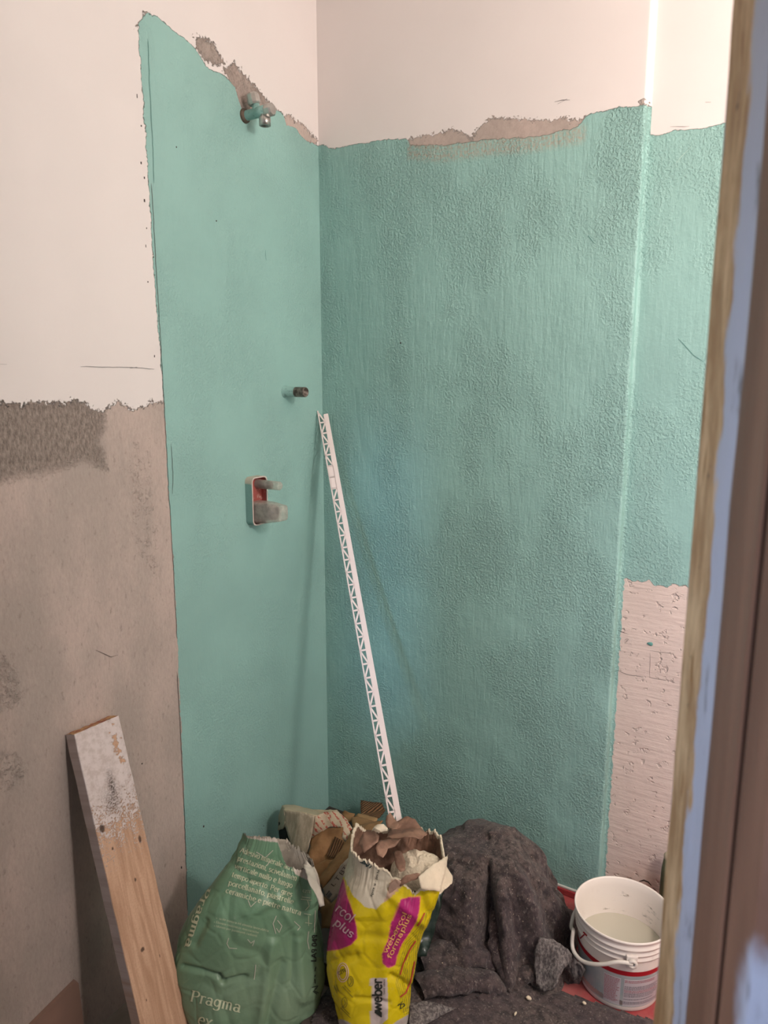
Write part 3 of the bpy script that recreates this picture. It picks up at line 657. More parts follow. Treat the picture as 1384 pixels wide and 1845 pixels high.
# green sack, leaning against the left wall
GR = srgb(108, 144, 114)
yr = ([(ZF, -.785, .060), (-.02, -.78, .070), (.02, -.775, .076), (.06, -.768, .078), (.10, -.76, .078), (.15, -.75, .076), (.20, -.74, .070), (.25, -.73, .058), (.30, -.712, .042), (.34, -.70, .030), (.42, -.685, .020)],
      ([(1480, 455), (1491, 451), (1518, 438), (1549, 416), (1599, 381), (1648, 350), (1688, 330), (1720, 326), (1750, 330), (1845, 362), (1950, 395)], [(1480, 530), (1500, 537), (1550, 560), (1583, 577), (1622, 585), (1658, 583), (1702, 589), (1745, 592), (1787, 592), (1804, 583), (1822, 573), (1845, 569), (1950, 548)]))
zo = [(0, -.105), (40, -.07), (90, -.035), (150, -.02), (180, .0), (230, .0), (262, .0), (275, -.006), (288, -.075), (305, -.088), (340, -.095), (360, -.105)]
me, *_ = sack(yr, zo, 2.6, .017, 3.1, creases=[((330, 1742), (395, 1760), 5, -.008), ((395, 1760), (402, 1772), 4, -.008), ((402, 1770), (440, 1762), 5, -.01), ((490, 1700), (470, 1845), 10, .010), ((448, 1640), (500, 1620), 12, .007), ((500, 1620), (535, 1680), 9, .006), ((510, 1740), (480, 1845), 9, -.008), ((540, 1700), (545, 1800), 9, .008), ((352, 1700), (372, 1660), 7, -.007)])
rimG = [(425, 1470), (447, 1507), (502, 1516), (505, 1528), (531, 1577), (563, 1590), (583, 1640), (620, 1640), (620, 1400), (425, 1400)]
def gcol(co, pr, facing):
    n_ = len(co); c = np.tile(np.array(GR), (n_, 1)); v = np.array([nz(p, 9) for p in co]); c *= (1+.10*v)[:, None]
    dust = np.clip((pr[:, 1]-1640)/160, 0, 1)*np.clip(.55+1.2*np.array([nz(p, 5, 2) for p in co]), 0, 1)*.55; c = c*(1-dust[:, None])+np.array(srgb(132, 148, 122))*dust[:, None]
    right = np.clip((pr[:, 0]-565)/12, 0, 1)*(pr[:, 1] > 1725); c = c*(1-right[:, None]*.6)+np.array(srgb(146, 160, 96))*right[:, None]*.6
    sd = poly_sd(pr[:, :2], rimG)+1.4*v*3
    wmask = (sd > 0) & facing; c[wmask] = srgb(205, 194, 180)
    c[~facing] = srgb(188, 178, 160)
    return c
finish_cols(me, gcol)
gs = thing('adhesive_sack', (.33, -.87, ZF), 'dark green torn paper sack of tile adhesive leaning behind the wooden board', 'sack')
gm = paper_mat('green_sack_paper', .36, .0012)
sk = link('sack_body', me, gm, gs); link('lining', inner(me, .004), simple('sack_inner_grey', srgb(186, 176, 160), .8, 0, 60, .001, .1), gs)
gb = bvh_of(sk)
CRM = simple('cream_print', srgb(200, 205, 172), .5); INK = simple('black_ink', (.02, .025, .02), .6)
T_, B_f = .065, .125
items = [('Adesivo minerale ad a', (432, 1535), (530, 1570), 9.5, T_, B_f, 1), ('prestazioni, scivolamen', (427, 1550), (534, 1587), 9.5, T_, B_f, 1),
         ('verticale nullo e lungo', (422, 1564), (526, 1600), 9.5, T_, B_f, 1), ('tempo aperto. Per gres', (417, 1579), (526, 1616), 9.5, T_, B_f, 1),
         ('porcellanato, piastrelle', (411, 1594), (528, 1629), 9.5, T_, B_f, 1), ('ceramiche e pietre natura', (406, 1608), (542, 1649), 9.5, T_, B_f, 1)]
print_on(gb, items, CRM, gs)
print_on(gb, [('Pragma', (342, 1803), (433, 1824), 20, .045, .115, 1), ('ex', (355, 1844), (380, 1851), 20, .045, .115, 1)], CRM, gs, 'sack_title')
print_on(gb, [('Pragma', (369, 1598), (333, 1706), 12, .05, .12, 1)], CRM, gs, 'side_title')
print_on(gb, [('> Facile stesura ed elevata lavorabilita', (389, 1655), (484, 1679), 4.0, .06, .08, 0), ('> Elevate resistenze meccaniche', (385, 1662), (466, 1682), 4.0, .06, .08, 0), ('> Idoneo per pavimenti radianti', (385, 1669), (463, 1688), 4.0, .06, .08, 0), ('C2TE', (545, 1607), (560, 1609), 4.5, .09, .11, 0)], CRM, gs, 'small_print')
strokes_on(gb, [[(544, 1616), (559, 1618)], [(548, 1646), (560, 1648)], [(554, 1622), (557, 1632), (550, 1640)], [(556, 1650), (556, 1668)], [(542, 1620), (562, 1622)], [(550, 1662), (562, 1664)]], 1.0, CRM, gs, 'symbol')
strokes_on(gb, [[(447, 1622), (452, 1634), (462, 1624)], [(412, 1690), (409, 1700), (413, 1708), (427, 1709)], [(498, 1650), (492, 1664), (497, 1682)], [(500, 1658), (508, 1668), (503, 1680), (498, 1672)], [(461, 1738), (458, 1765)], [(530, 1660), (541, 1670), (536, 1676)], [(462, 1535), (478, 1545), (492, 1532)], [(480, 1560), (490, 1548)], [(446, 1692), (452, 1699), (459, 1694), (455, 1704)], [(398, 1506), (410, 1512)], [(556, 1678), (554, 1695), (557, 1710)], [(568, 1640), (566, 1680)]], 1.3, simple('scuffed_paper', srgb(196, 194, 176), .8), gs, 'scuff')
print_on(gb, [('LA9 049', (569, 1733), (571, 1684), 8.5, .12, .16, 0)], INK, gs, 'hand_writing')
strokes_on(gb, [[(569, 1742), (567, 1750)], [(568, 1756), (567, 1760)], [(567, 1764), (568, 1772)], [(562, 1779), (573, 1776), (566, 1785), (574, 1789)], [(564, 1786), (571, 1791)]], 1.5, INK, gs, 'scribble')
# torn flap standing up at its right-hand opening
fl = [on_y(*p) for p in ((545, 1556, -.655), (552, 1550, -.65), (563, 1562, -.65), (572, 1578, -.66), (580, 1606, -.68), (584, 1632, -.70), (576, 1634, -.71), (566, 1604, -.71), (555, 1582, -.70))]
thick(link('torn_flap', sheet(fl, 6, .006, 40, 2), simple('torn_white_paper', srgb(196, 188, 174), .8, 0, 90, .001, .15), gs), .0012)

# yellow sack
YE = srgb(212, 190, 16); MG = srgb(176, 40, 112); CW = srgb(208, 198, 176)
yr = ([(0.018, -.655, .070), (.03, -.650, .085), (.06, -.640, .090), (.10, -.630, .094), (.15, -.615, .10), (.20, -.598, .105), (.25, -.578, .112), (.30, -.555, .120), (.34, -.540, .122), (.378, -.528, .118)],
      ([(1500, 634), (1525, 634), (1543, 632), (1580, 620), (1604, 613), (1644, 604), (1712, 590), (1741, 592), (1790, 604), (1845, 618), (1900, 628)], [(1500, 802), (1543, 804), (1575, 798), (1604, 786), (1644, 766), (1703, 754), (1782, 743), (1845, 734), (1900, 724)]))
zo = [(0, -.005), (45, -.02), (80, -.035), (120, -.03), (150, .012), (180, .012), (205, .022), (240, .024), (260, .016), (272, -.010), (285, -.038), (300, -.028), (318, -.008), (340, .004), (360, -.005)]
me, *_ = sack(yr, zo, 2.9, .015, 7.7, creases=[((690, 1640), (700, 1845), 14, .006), ((705, 1760), (735, 1778), 6, -.010), ((650, 1690), (700, 1690), 9, -.004), ((600, 1735), (640, 1725), 8, -.007), ((640, 1800), (700, 1806), 5, -.004), ((700, 1610), (760, 1660), 10, .006), ((755, 1600), (768, 1640), 8, -.008)])
FOLD = [(600, 1480), (637, 1500), (640, 1505), (700, 1520), (735, 1540), (714, 1560), (706, 1585), (697, 1609), (691, 1625), (678, 1640), (656, 1633), (637, 1614), (623, 1588), (612, 1560)]
FL2 = [(756, 1540), (756, 1579), (759, 1603), (793, 1606), (830, 1606), (830, 1530)]
TORN = [(714, 1555), (760, 1540), (757, 1580), (733, 1590), (707, 1614), (690, 1626), (697, 1609), (706, 1585)]
M1 = [(560, 1712), (560, 1560), (619, 1585), (624, 1612), (634, 1640), (642, 1670), (643, 1690), (632, 1702), (612, 1710), (589, 1713)]
M2 = [(723, 1621), (737, 1617), (757, 1616), (755, 1640), (750, 1660), (738, 1680), (724, 1700), (715, 1722), (712, 1738), (700, 1744), (690, 1735), (689, 1720), (700, 1693), (705, 1665), (713, 1645)]
LB = [(668, 1762), (698, 1762), (699, 1800), (699, 1836), (688, 1846), (668, 1846)]
BOT = [(560, 1846), (617, 1836), (650, 1852), (700, 1850), (735, 1828), (800, 1820), (800, 1950), (560, 1950)]
L1 = [(768, 1640), (752, 1672), (728, 1698), (719, 1740), (712, 1770), (722, 1800), (728, 1830), (745, 1820), (752, 1740), (756, 1690), (775, 1640)]
def ycol(co, pr, facing):
    p = pr[:, :2]; n_ = len(co); v = np.array([nz(q_, 30) for q_ in co]); c = np.tile(np.array(YE), (n_, 1)); c *= (1+.05*v)[:, None]
    def paint(poly, rgb, soft=0.0, line=None):
        sd = poly_sd(p, poly)+soft*v
        if line is not None: m_ = (sd > -1.4) & facing; c[m_] = line
        c[(sd > 0) & facing] = rgb
    sd = poly_sd(p, L1); wav = np.sin(sd*1.9+2*v+p[:, 1]*.12); m_ = (sd > 0) & facing & (wav > .35); c[m_] = srgb(150, 140, 40)
    paint(M1, MG, 0, srgb(225, 140, 90)); paint(M2, MG, 0, srgb(225, 140, 90))
    paint(LB, srgb(196, 182, 176), 1.0); paint(BOT, srgb(190, 178, 170), 1.5)
    paint(FL2, srgb(216, 200, 172), 1.0); paint(TORN, srgb(198, 164, 140), 2.0); paint(FOLD, CW, 2.0)
    c[~facing] = srgb(190, 170, 140)
    return c
rimP = _[1][-1]; rimN = _[0][-1]
finish_cols(me, ycol)
ysk = thing('adhesive_sack', (.645, -.64, 0), 'yellow and magenta torn paper sack of tile adhesive with its mouth open', 'sack')
sk = link('sack_body', me, paper_mat('yellow_sack_paper', .30, .0012), ysk)
BRN = NT('kraft_paper'); BRN.col(BRN.mix(BRN.ramp(BRN.noise(22, 5, .6), .35, .65), srgb(112, 82, 66), srgb(154, 118, 97))).rough(.7); BRN.bump(BRN.ma('ADD', BRN.noise(50, 5), BRN.voro(25, 'DISTANCE_TO_EDGE')), .0025); BRN = BRN.m
link('lining', inner(me, .0035), BRN, ysk)
yb = bvh_of(sk)
PNK = simple('pale_pink_print', srgb(226, 190, 200), .5); ORG = simple('pale_orange_print', srgb(236, 178, 110), .5); REDL = simple('red_line_print', srgb(178, 60, 50), .5); OLV = simple('olive_line_print', srgb(120, 110, 40), .5)
print_on(yb, [('rcol', (603, 1640), (632, 1663), 17, .085, .095, 0), ('plus', (601, 1664), (633, 1690), 14, .095, .105, 0)], PNK, ysk)
print_on(yb, [('webercol', (697, 1718), (734, 1645), 8.5, .08, .10, 0), ('formaplus', (704, 1728), (742, 1649), 8.5, .09, .11, 0)], ORG, ysk, 'side_title')
print_on(yb, [('weber', (688, 1822), (688, 1763), 17, .11, .13, 0), ('25', (721, 1818), (731, 1811), 9, .10, .12, 0)], INK, ysk, 'logo_text')
print_on(yb, [('Saint Gobain', (694, 1792), (694, 1764), 3.2, .08, .09, 0)], INK, ysk, 'small_print')
bl = [cast(yb, *p) for p in ((676, 1826), (688, 1832), (688, 1824), (683, 1821))]
strokes_on(yb, [[(676, 1823), (688, 1832)], [(678, 1821), (688, 1829)], [(682, 1820), (688, 1826)]], 3.0, INK, ysk, 'logo_arrow')
strokes_on(yb, [[(618+10*math.cos(a)+.0, 1752-17*math.sin(a)) for a in np.linspace(0, 2*math.pi, 26)], [(618+7*math.cos(a), 1752-13*math.sin(a)) for a in np.linspace(0, 2*math.pi, 22)]], 1.1, PNK, ysk, 'round_stamp')
print_on(yb, [('C2TE', (611, 1757), (625, 1749), 6, .10, .12, 0)], INK, ysk, 'stamp_text')
strokes_on(yb, [[(617, 1777), (636, 1797)], [(621, 1775), (632, 1787)], [(614, 1816), (632, 1834)], [(616, 1813), (630, 1827)], [(602, 1776), (608, 1790)], [(606, 1774), (610, 1786)],
               [(632+5*math.cos(a), 1768-9*math.sin(a)) for a in np.linspace(0, 6.3, 16)], [(621+5*math.cos(a), 1806-9*math.sin(a)) for a in np.linspace(0, 6.3, 16)], [(632, 1762), (634, 1769), (630, 1775)], [(620, 1800), (623, 1808), (619, 1813)]], 1.1, OLV, ysk, 'pictogram')
strokes_on(yb, [[(749, 1695), (738, 1712), (727, 1735), (721, 1756)], [(747, 1732), (740, 1768), (731, 1789), (721, 1796)], [(765, 1645), (757, 1662), (752, 1668)]], 2.4, REDL, ysk, 'wavy_line')
print_on(yb, [('Aprire qui - Open here', (671, 1616), (686, 1562), 4.2, .09, .11, 0)], INK, ysk, 'opening_note')
print_on(yb, [('S', (666, 1549), (658, 1560), 10, .12, .14, 0), ('A', (656, 1547), (649, 1554), 10, .12, .14, 0), ('I', (649, 1541), (645, 1549), 12, .12, .14, 0), ('S', (644, 1534), (638, 1544), 9, .12, .14, 0)], simple('dark_teal_print', (.03, .06, .06), .5), ysk, 'upper_lettering')
# rim tatters and inner paper
TPAP = simple('torn_cream_paper', srgb(214, 200, 176), .8, 0, 90, .001, .12)
def flap(name, pts, m, par, seed=0, rough=.006, cuts=6, nsc=30, t_=.0012):
    return thick(link(name, sheet([on_y(*p) for p in pts], cuts, rough, nsc, seed), m, par), t_)
flap('torn_flap', [(754, 1580, -.625), (783, 1556, -.56), (807, 1541, -.50), (806, 1552, -.515), (800, 1580, -.545), (793, 1606, -.575), (775, 1604, -.61), (759, 1603, -.628)], TPAP, ysk, 1, .0012)
flap('torn_flap', [(668, 1498, -.60), (676, 1489, -.60), (684, 1484, -.59), (692, 1485, -.585), (698, 1492, -.585), (697, 1498, -.59), (688, 1499, -.60), (678, 1494, -.61)], TPAP, ysk, 2, .003)
flap('lining_flap', [(645, 1518, -.61), (653, 1503, -.60), (662, 1496, -.585), (672, 1495, -.58), (684, 1505, -.58), (682, 1516, -.60), (668, 1528, -.62), (656, 1537, -.63)], BRN, ysk, 3, .004)
flap('lining_flap', [(694, 1478, -.50), (702, 1463, -.48), (708, 1470, -.48), (714, 1480, -.49), (719, 1486, -.50), (716, 1493, -.52), (706, 1494, -.53), (698, 1490, -.52)], BRN, ysk, 4, .003)
flap('lining_flap', [(700, 1495, -.50), (718, 1478, -.46), (732, 1471, -.445), (748, 1476, -.445), (758, 1488, -.45), (770, 1502, -.46), (760, 1511, -.50), (735, 1508, -.53), (715, 1511, -.54), (698, 1510, -.54)], BRN, ysk, 5, .004)
flap('lining_flap', [(681, 1515, -.59), (700, 1512, -.56), (722, 1512, -.55), (712, 1525, -.57), (700, 1530, -.59), (690, 1546, -.62), (681, 1540, -.62), (676, 1528, -.61)], BRN, ysk, 6, .004)
flap('lining_flap', [(708, 1534, -.57), (722, 1532, -.565), (731, 1552, -.58), (730, 1568, -.60), (722, 1572, -.61), (714, 1562, -.60)], BRN, ysk, 7, .003)
flap('lining_flap', [(718, 1589, -.640), (731, 1577, -.63), (745, 1573, -.62), (757, 1573, -.615), (756, 1581, -.62), (735, 1590, -.635), (722, 1597, -.64)], BRN, ysk, 8, .004)
flap('lining_flap', [(695, 1612, -.648), (703, 1590, -.645), (712, 1583, -.642), (724, 1588, -.642), (714, 1602, -.645), (700, 1612, -.649)], simple('pinkish_inner_paper', srgb(196, 162, 142), .75, 0, 60, .0015, .1), ysk, 9, .003)
Pr = np.zeros((4, len(rimP)+1, 3)); RP = np.concatenate([rimP, rimP[:1]]); RN = np.concatenate([rimN, rimN[:1]])
jt_ = np.array([.0015*nz(p, 120)+.001*nz(p, 40) for p in RP])
for k_, (dn, dz) in enumerate(((.0012, -.003), (.0006, .0015), (-.0042, .001), (-.0052, -.0065))):
    Pr[k_] = RP+RN*dn; Pr[k_, :, 2] += dz+jt_*(2 if k_ in (1, 2) else 3)
link('torn_rim', grid(Pr), TPAP, ysk)
# powder heap inside the sack
n1, n2 = 70, 90
Pp = np.zeros((n1, n2, 3)); pc = np.array([.655, -.520])
for i in range(n1):
    for j in range(n2):
        r = i/(n1-1); a = 2*math.pi*j/(n2-1)
        x, y = pc[0]+.078*r*math.cos(a), pc[1]+.066*r*math.sin(a)
        z = .368-.05*r**2.5+.010*nz((x, y, 0), 22)+.006*nz((x, y, 1), 60)+.002*nz((x, y, 1), 170)
        Pp[i, j] = (x, y, z)
t = NT('cement_powder'); t.col(t.mix(t.ramp(t.noise(170, 4, .7), .62, .74), srgb(232, 216, 190), srgb(160, 136, 110))).rough(.95).bump(t.ma('ADD', t.noise(160, 5, .7), t.noise(40, 4)), .004)
ob = link('adhesive_powder', grid(Pp), t.m); tag(ob, 'pale cream adhesive powder heaped inside the yellow sack', 'powder')

# ------------------------------------------------------------ white perforated tile trim
Tp = np.array([.0165, -.024, 1.393]); Bp = np.array([.540, -.45, .388]); ax = Bp-Tp; L0 = np.linalg.norm(ax); ax /= L0
LT = L0+.035
mid = (Tp+Bp)/2; vdir = mid-CAM; vdir /= np.linalg.norm(vdir); wv_ = np.cross(vdir, ax); wv_ /= np.linalg.norm(wv_)
if wv_@RV < 0: wv_ = -wv_
nn_ = np.cross(ax, wv_); nn_ /= np.linalg.norm(nn_)
if nn_@vdir > 0: nn_ = -nn_
trm = thing('tile_trim', tuple(Bp+ax*.035), 'long white perforated plastic tile trim leaning in the corner out of the yellow sack', 'trim')
def tp(u, s, h=0): return Tp+wv_*u+ax*s+nn_*h
def bar(bm, a, b, wd, th=.0013):
    a, b = np.array(a), np.array(b); d = b-a; l = np.linalg.norm(d); d /= l; s = np.array([-d[1], d[0]])*wd/2
    vs = []
    for h in (-th/2, th/2):
        for q_ in (a-s, b-s, b+s, a+s): vs.append(bm.verts.new(tp(q_[0], q_[1], h)))
    for f_ in ((0, 1, 2, 3), (7, 6, 5, 4), (0, 4, 5, 1), (1, 5, 6, 2), (2, 6, 7, 3), (3, 7, 4, 0)): bm.faces.new([vs[k] for k in f_])
WT = simple('white_pvc', (.80, .70, .665), .35)
bm = bmesh.new(); u0, u1, u2 = -.0135, .0035, .0170
bar(bm, (u0, -.006), (u0, LT), .0038); bar(bm, (u1, .012), (u1, LT), .0030)
per = .0385; k = 0; s = .0
while s < LT:
    s2 = min(s+per, LT)
    bar(bm, (u0, s2), (u1, s2), .0050)
    if 4.5*per < s < 7.0*per: bar(bm, ((u0+u1)/2, s), ((u0+u1)/2, s2), abs(u1-u0)+.001)
    elif k % 2 == 0: bar(bm, (u0, s+.001), (u1, s2), .0046)
    else: bar(bm, (u1, s+.001), (u0, s2), .0046)
    k += 1; s = s2
link('perforated_flange', bm_mesh(bm), WT, trm, False)
bm = bmesh.new(); bar(bm, ((u1+u2)/2, .010), ((u1+u2)/2, LT), u2-u1, .0016)
vs = [bm.verts.new(tp(u2, a, h)) for a, h in ((.010, 0), (LT, 0), (LT, -.009), (.010, -.009))]; bm.faces.new(vs)
vs = [bm.verts.new(tp(u2-.0014, a, h)) for a, h in ((.010, 0), (LT, 0), (LT, -.009), (.010, -.009))]; bm.faces.new(vs[::-1])
link('face_strip', bm_mesh(bm), WT, trm, False)

# ------------------------------------------------------------ wooden board
FT = np.array([.0345, -.873, .7195]); FB = np.array([.262, -.900, ZF+.001]); bd_ = FB-FT; BL = np.linalg.norm(bd_); bd_ /= BL
wvv = np.array([0, -1, 0.0]); wvv -= bd_*(wvv@bd_); wvv /= np.linalg.norm(wvv); bn = np.cross(wvv, bd_); bn /= np.linalg.norm(bn)
if bn[0] < 0: bn = -bn
BW, BT = .118, .033
us = np.linspace(0, BW, 60); ls = np.linspace(0, BL, 360)
per_ = [(u, 0) for u in us] + [(BW, -h) for h in np.linspace(.003, BT, 12)] + [(u, -BT) for u in us[::-12][1:]] + [(0, -h) for h in np.linspace(BT, 0, 6)[1:]]
P = np.zeros((len(ls), len(per_), 3))
for i, l in enumerate(ls):
    for j, (u, h) in enumerate(per_):
        sk_ = l+(-.000*u) if i else 0
        e = .0012*nz((l*22, u*3, h*9+2)) if (u > BW-.001 or u < .001) else 0
        P[i, j] = FT+wvv*u+bd_*l+bn*h+wvv*e*(1 if u > .05 else -1)
cen = P.mean(1, keepdims=True)
bm_ = grid(P); bm = bmesh.new(); bm.from_mesh(bm_)
bmesh.ops.remove_doubles(bm, verts=bm.verts[:], dist=1e-6); bmesh.ops.recalc_face_normals(bm, faces=bm.faces[:]); bm.to_mesh(bm_); bm.free()
co = np.empty(len(bm_.vertices)*3, np.float32); bm_.vertices.foreach_get('co', co); co = co.reshape(-1, 3).astype(float)
ll = (co-FT)@bd_; uu = (co-FT)@wvv; hh_ = (co-FT)@bn; side = (uu > BW-.0025) & (hh_ < -.001)
attr(bm_, 'along', ll); attr(bm_, 'across', uu); attr(bm_, 'side', side.astype(float))
def onboard(px, py):
    d = ray(px, py); s_ = ((FT-CAM)@bn)/(d@bn); q_ = CAM+d*s_; return np.array([(q_-FT)@wvv, (q_-FT)@bd_])
uv = np.stack([uu, ll], 1); spot = np.zeros(len(co))
for px, py, rx, ry in [(184, 1493, .008, .011), (203, 1529, .003, .004), (252, 1512, .0045, .011), (244, 1585, .003, .006), (257, 1711, .006, .006), (301, 1626, .002, .004), (331, 1781, .002, .005), (264, 1802, .002, .004), (288, 1722, .0015, .006)]:
    c_ = onboard(px, py); spot = np.maximum(spot, 1.25-np.sqrt(((uv[:, 0]-c_[0])/rx)**2+((uv[:, 1]-c_[1])/ry)**2)*.8)
c_ = onboard(202, 1418); soot = np.exp(-((uv[:, 0]-c_[0])/.010)**2-((uv[:, 1]-c_[1])/.035)**2); c_ = onboard(203, 1440); soot = np.maximum(soot, .75*np.exp(-((uv[:, 0]-c_[0])/.02)**2-((uv[:, 1]-c_[1])/.03)**2))
c_ = onboard(212, 1345); dab = np.exp(-((uv[:, 0]-c_[0])/.014)**2-((uv[:, 1]-c_[1])/.07)**2)
front = (hh_ > -.0015); attr(bm_, 'spot', np.clip(spot, 0, 1)*front); attr(bm_, 'soot', soot*front); attr(bm_, 'dab', dab*front)
t = NT('old_pine_board'); al, ac, sd_ = t.attr('along'), t.attr('across'), t.attr('side')
cb = t.n('ShaderNodeCombineXYZ'); t.put(cb.inputs[0], ac); t.put(cb.inputs[1], t.ma('MULTIPLY', al, .06)); t.put(cb.inputs[2], sd_)
gr = t.noise(95, 6, .6, cb.outputs[0], .6); c2 = t.n('ShaderNodeCombineXYZ'); t.put(c2.inputs[0], ac); t.put(c2.inputs[1], al)
fz = t.noise(230, 3, .6, c2.outputs[0]); md = t.noise(55, 5, .65, c2.outputs[0])
wood = t.mix(t.ramp(gr, .3, .7), srgb(176, 138, 110), srgb(206, 168, 140)); wood = t.mix(t.ramp(fz, .45, .7, 0, .25), wood, srgb(154, 114, 88))
pm = t.ramp(t.ma('ADD', al, t.ma('ADD', t.ma('MULTIPLY', t.ma('SUBTRACT', fz, .5), .42), t.ma('MULTIPLY', t.ma('SUBTRACT', md, .5), .30))), .20, .26, 1, 0)
chip = t.ma('MULTIPLY', t.ramp(t.ma('ADD', md, t.ma('MULTIPLY', t.attr('dab'), .16)), .64, .66), 1.0)
pm = t.ma('MULTIPLY', pm, t.ma('SUBTRACT', 1.0, t.ma('MULTIPLY', chip, t.ramp(t.attr('dab'), .1, .4))))
pside = t.ramp(t.ma('ADD', al, t.ma('MULTIPLY', t.ma('SUBTRACT', md, .5), .5)), .52, .62, .9, .45)
pm = t.ma('ADD', t.ma('MULTIPLY', pm, t.ma('SUBTRACT', 1.0, sd_)), t.ma('MULTIPLY', pside, sd_))
c = t.mix(pm, wood, t.mix(t.ramp(md, .4, .65), srgb(208, 196, 192), srgb(190, 176, 170)))
c = t.mix(t.ramp(t.ma('ADD', t.attr('spot'), t.ma('MULTIPLY', t.ma('SUBTRACT', fz, .5), .5)), .35, .85, 0, .9), c, srgb(64, 42, 30))
c = t.mix(t.ma('MULTIPLY', t.attr('soot'), t.ramp(fz, .3, .6)), c, srgb(70, 58, 50))
t.col(c).rough(.75).bump(t.ma('ADD', t.ma('MULTIPLY', gr, .5), t.ma('MULTIPLY', pm, .8)), .0012)
wb_ = thing('wooden_board', tuple(FB), 'long pine board with white paint at its upper end leaning on the grey left wall', 'board')
link('plank', bm_, t.m, wb_, False)
bm = bmesh.new()
for s_, nm in ((0, 'sawn_end'),):
    q4 = [FT+wvv*u+bn*h-bd_*.0003 for u, h in ((0, 0), (BW, 0), (BW, -BT), (0, -BT))]; ms = sheet(q4, 4, .0008, 60)
t = NT('red_cut_end'); t.col(t.mix(t.ramp(t.noise(40, 5, .6), .4, .6), srgb(150, 84, 66), srgb(196, 158, 110))).rough(.8).bump(t.noise(90), .001)
o = link('painted_end', ms, t.m, wb_); o['label'] = 'red stained sawn end'
bm.free()
q4 = [FB+wvv*u+bn*h for u, h in ((0, 0), (BW, 0), (BW, -BT), (0, -BT))]
link('lower_end', sheet(q4, 2, .0004), simple('pine_end', srgb(170, 128, 94), .8), wb_)
# brown tile offcut standing against the wall
tri = [on_x(137, 1767, .010), on_x(40, 1864, .010), (.010, on_x(40, 1864, .010)[1], ZF+.001), (.010, on_x(137, 1767, .01)[1]+.012, ZF+.001), (.010, on_x(137, 1767, .01)[1]+.006, on_x(137, 1767, .01)[2]-.012)]
bm = bmesh.new(); A = [bm.verts.new(tuple(p)) for p in tri]; B = [bm.verts.new((.001, p[1], p[2])) for p in tri]; n = len(A); bm.faces.new(A); bm.faces.new(B[::-1])
for i in range(n): bm.faces.new((A[i], A[(i+1) % n], B[(i+1) % n], B[i]))
ob = link('tile_offcut', bm_mesh(bm), simple('brown_tile', srgb(142, 112, 98), .55, 0, 50, .0004, .06), None, False); tag(ob, 'brown triangular tile offcut against the wall at the bottom left', 'tile')

# ------------------------------------------------------------ torn boxes in the corner
GRC = NT('grey_board'); GRC.col(GRC.mix(GRC.ramp(GRC.noise(30, 5, .6, GRC.mp(3, 3, .4)), .35, .65), srgb(168, 154, 132), srgb(190, 176, 154))).rough(.75).bump(GRC.noise(60, 4, .6, GRC.mp(3, 3, .4)), .0012); GRC = GRC.m
KR = NT('corrugated_brown'); KR.col(KR.mix(KR.ramp(KR.noise(14, 5), .35, .65), srgb(130, 94, 58), srgb(166, 124, 82))).rough(.8).bump(KR.noise(40, 5), .002); KR = KR.m
wvn = NT('corrugated_lines'); sx = wvn.n('ShaderNodeTexWave'); sx.inputs['Scale'].default_value = 34; sx.inputs['Distortion'].default_value = .6; wvn.t.links.new(wvn.mp(1, 1, 1, (0, .5, .3)), sx.inputs[0])
wvn.col(wvn.mix(sx.outputs['Fac'], srgb(84, 56, 34), srgb(140, 100, 64))).rough(.85).bump(sx.outputs['Fac'], .004); WVN = wvn.m
bx = thing('torn_carton', tuple(on_z(560, 1600, 0)), 'crushed grey-white carton torn open beside the green sack, in the corner', 'box')
def pan(name, pts, m, par, seed=0, rough=.003, t_=.003, nsc=18, cuts=6): return thick(link(name, sheet([on_y(*p) for p in pts], cuts, rough, nsc, seed), m, par, True), t_)
pan('front_panel', [(512, 1460, -.36), (540, 1463, -.36), (567, 1470, -.355), (563, 1497, -.37), (558, 1520, -.385), (554, 1537, -.395), (546, 1541, -.398), (527, 1538, -.396), (522, 1515, -.38), (518, 1498, -.372), (514, 1488, -.366)], GRC, bx, 1, .002)
pan('side_or_shade_panel', [(512, 1460, -.36), (508, 1453, -.30), (503, 1470, -.30), (501, 1496, -.31), (510, 1493, -.345), (514, 1488, -.366)], GRC, bx, 2, .001)
pan('side_or_shade_panel', [(503, 1480, -.31), (518, 1495, -.35), (527, 1540, -.34), (545, 1565, -.35), (535, 1600, -.36), (505, 1580, -.33)], INSHADE, bx, 2, .001)  # black sheet painted as the shade in the gap into the carton
LIDM = NT('printed_lid'); 
wvv2 = LIDM.n('ShaderNodeTexWave'); wvv2.bands_direction = 'DIAGONAL'; wvv2.inputs['Scale'].default_value = 22; wvv2.inputs['Distortion'].default_value = 5; wvv2.inputs['Detail'].default_value = 3; LIDM.t.links.new(LIDM.P, wvv2.inputs[0])
LIDM.col(LIDM.mix(LIDM.ma('MULTIPLY', LIDM.ramp(wvv2.outputs['Fac'], .72, .8), LIDM.ramp(LIDM.noise(120, 2), .45, .55)), srgb(196, 178, 152), srgb(178, 88, 72))).rough(.7).bump(LIDM.noise(40, 4), .002); LIDM = LIDM.m
pan('top_flap', [(508, 1453, -.30), (520, 1450, -.29), (535, 1451, -.28), (563, 1459, -.275), (607, 1460, -.27), (618, 1470, -.275), (600, 1478, -.30), (567, 1470, -.354), (540, 1463, -.359), (512, 1460, -.359)], simple('cream_carton_top', srgb(196, 180, 152), .75, 0, 60, .001, .08), bx, 3, .003)
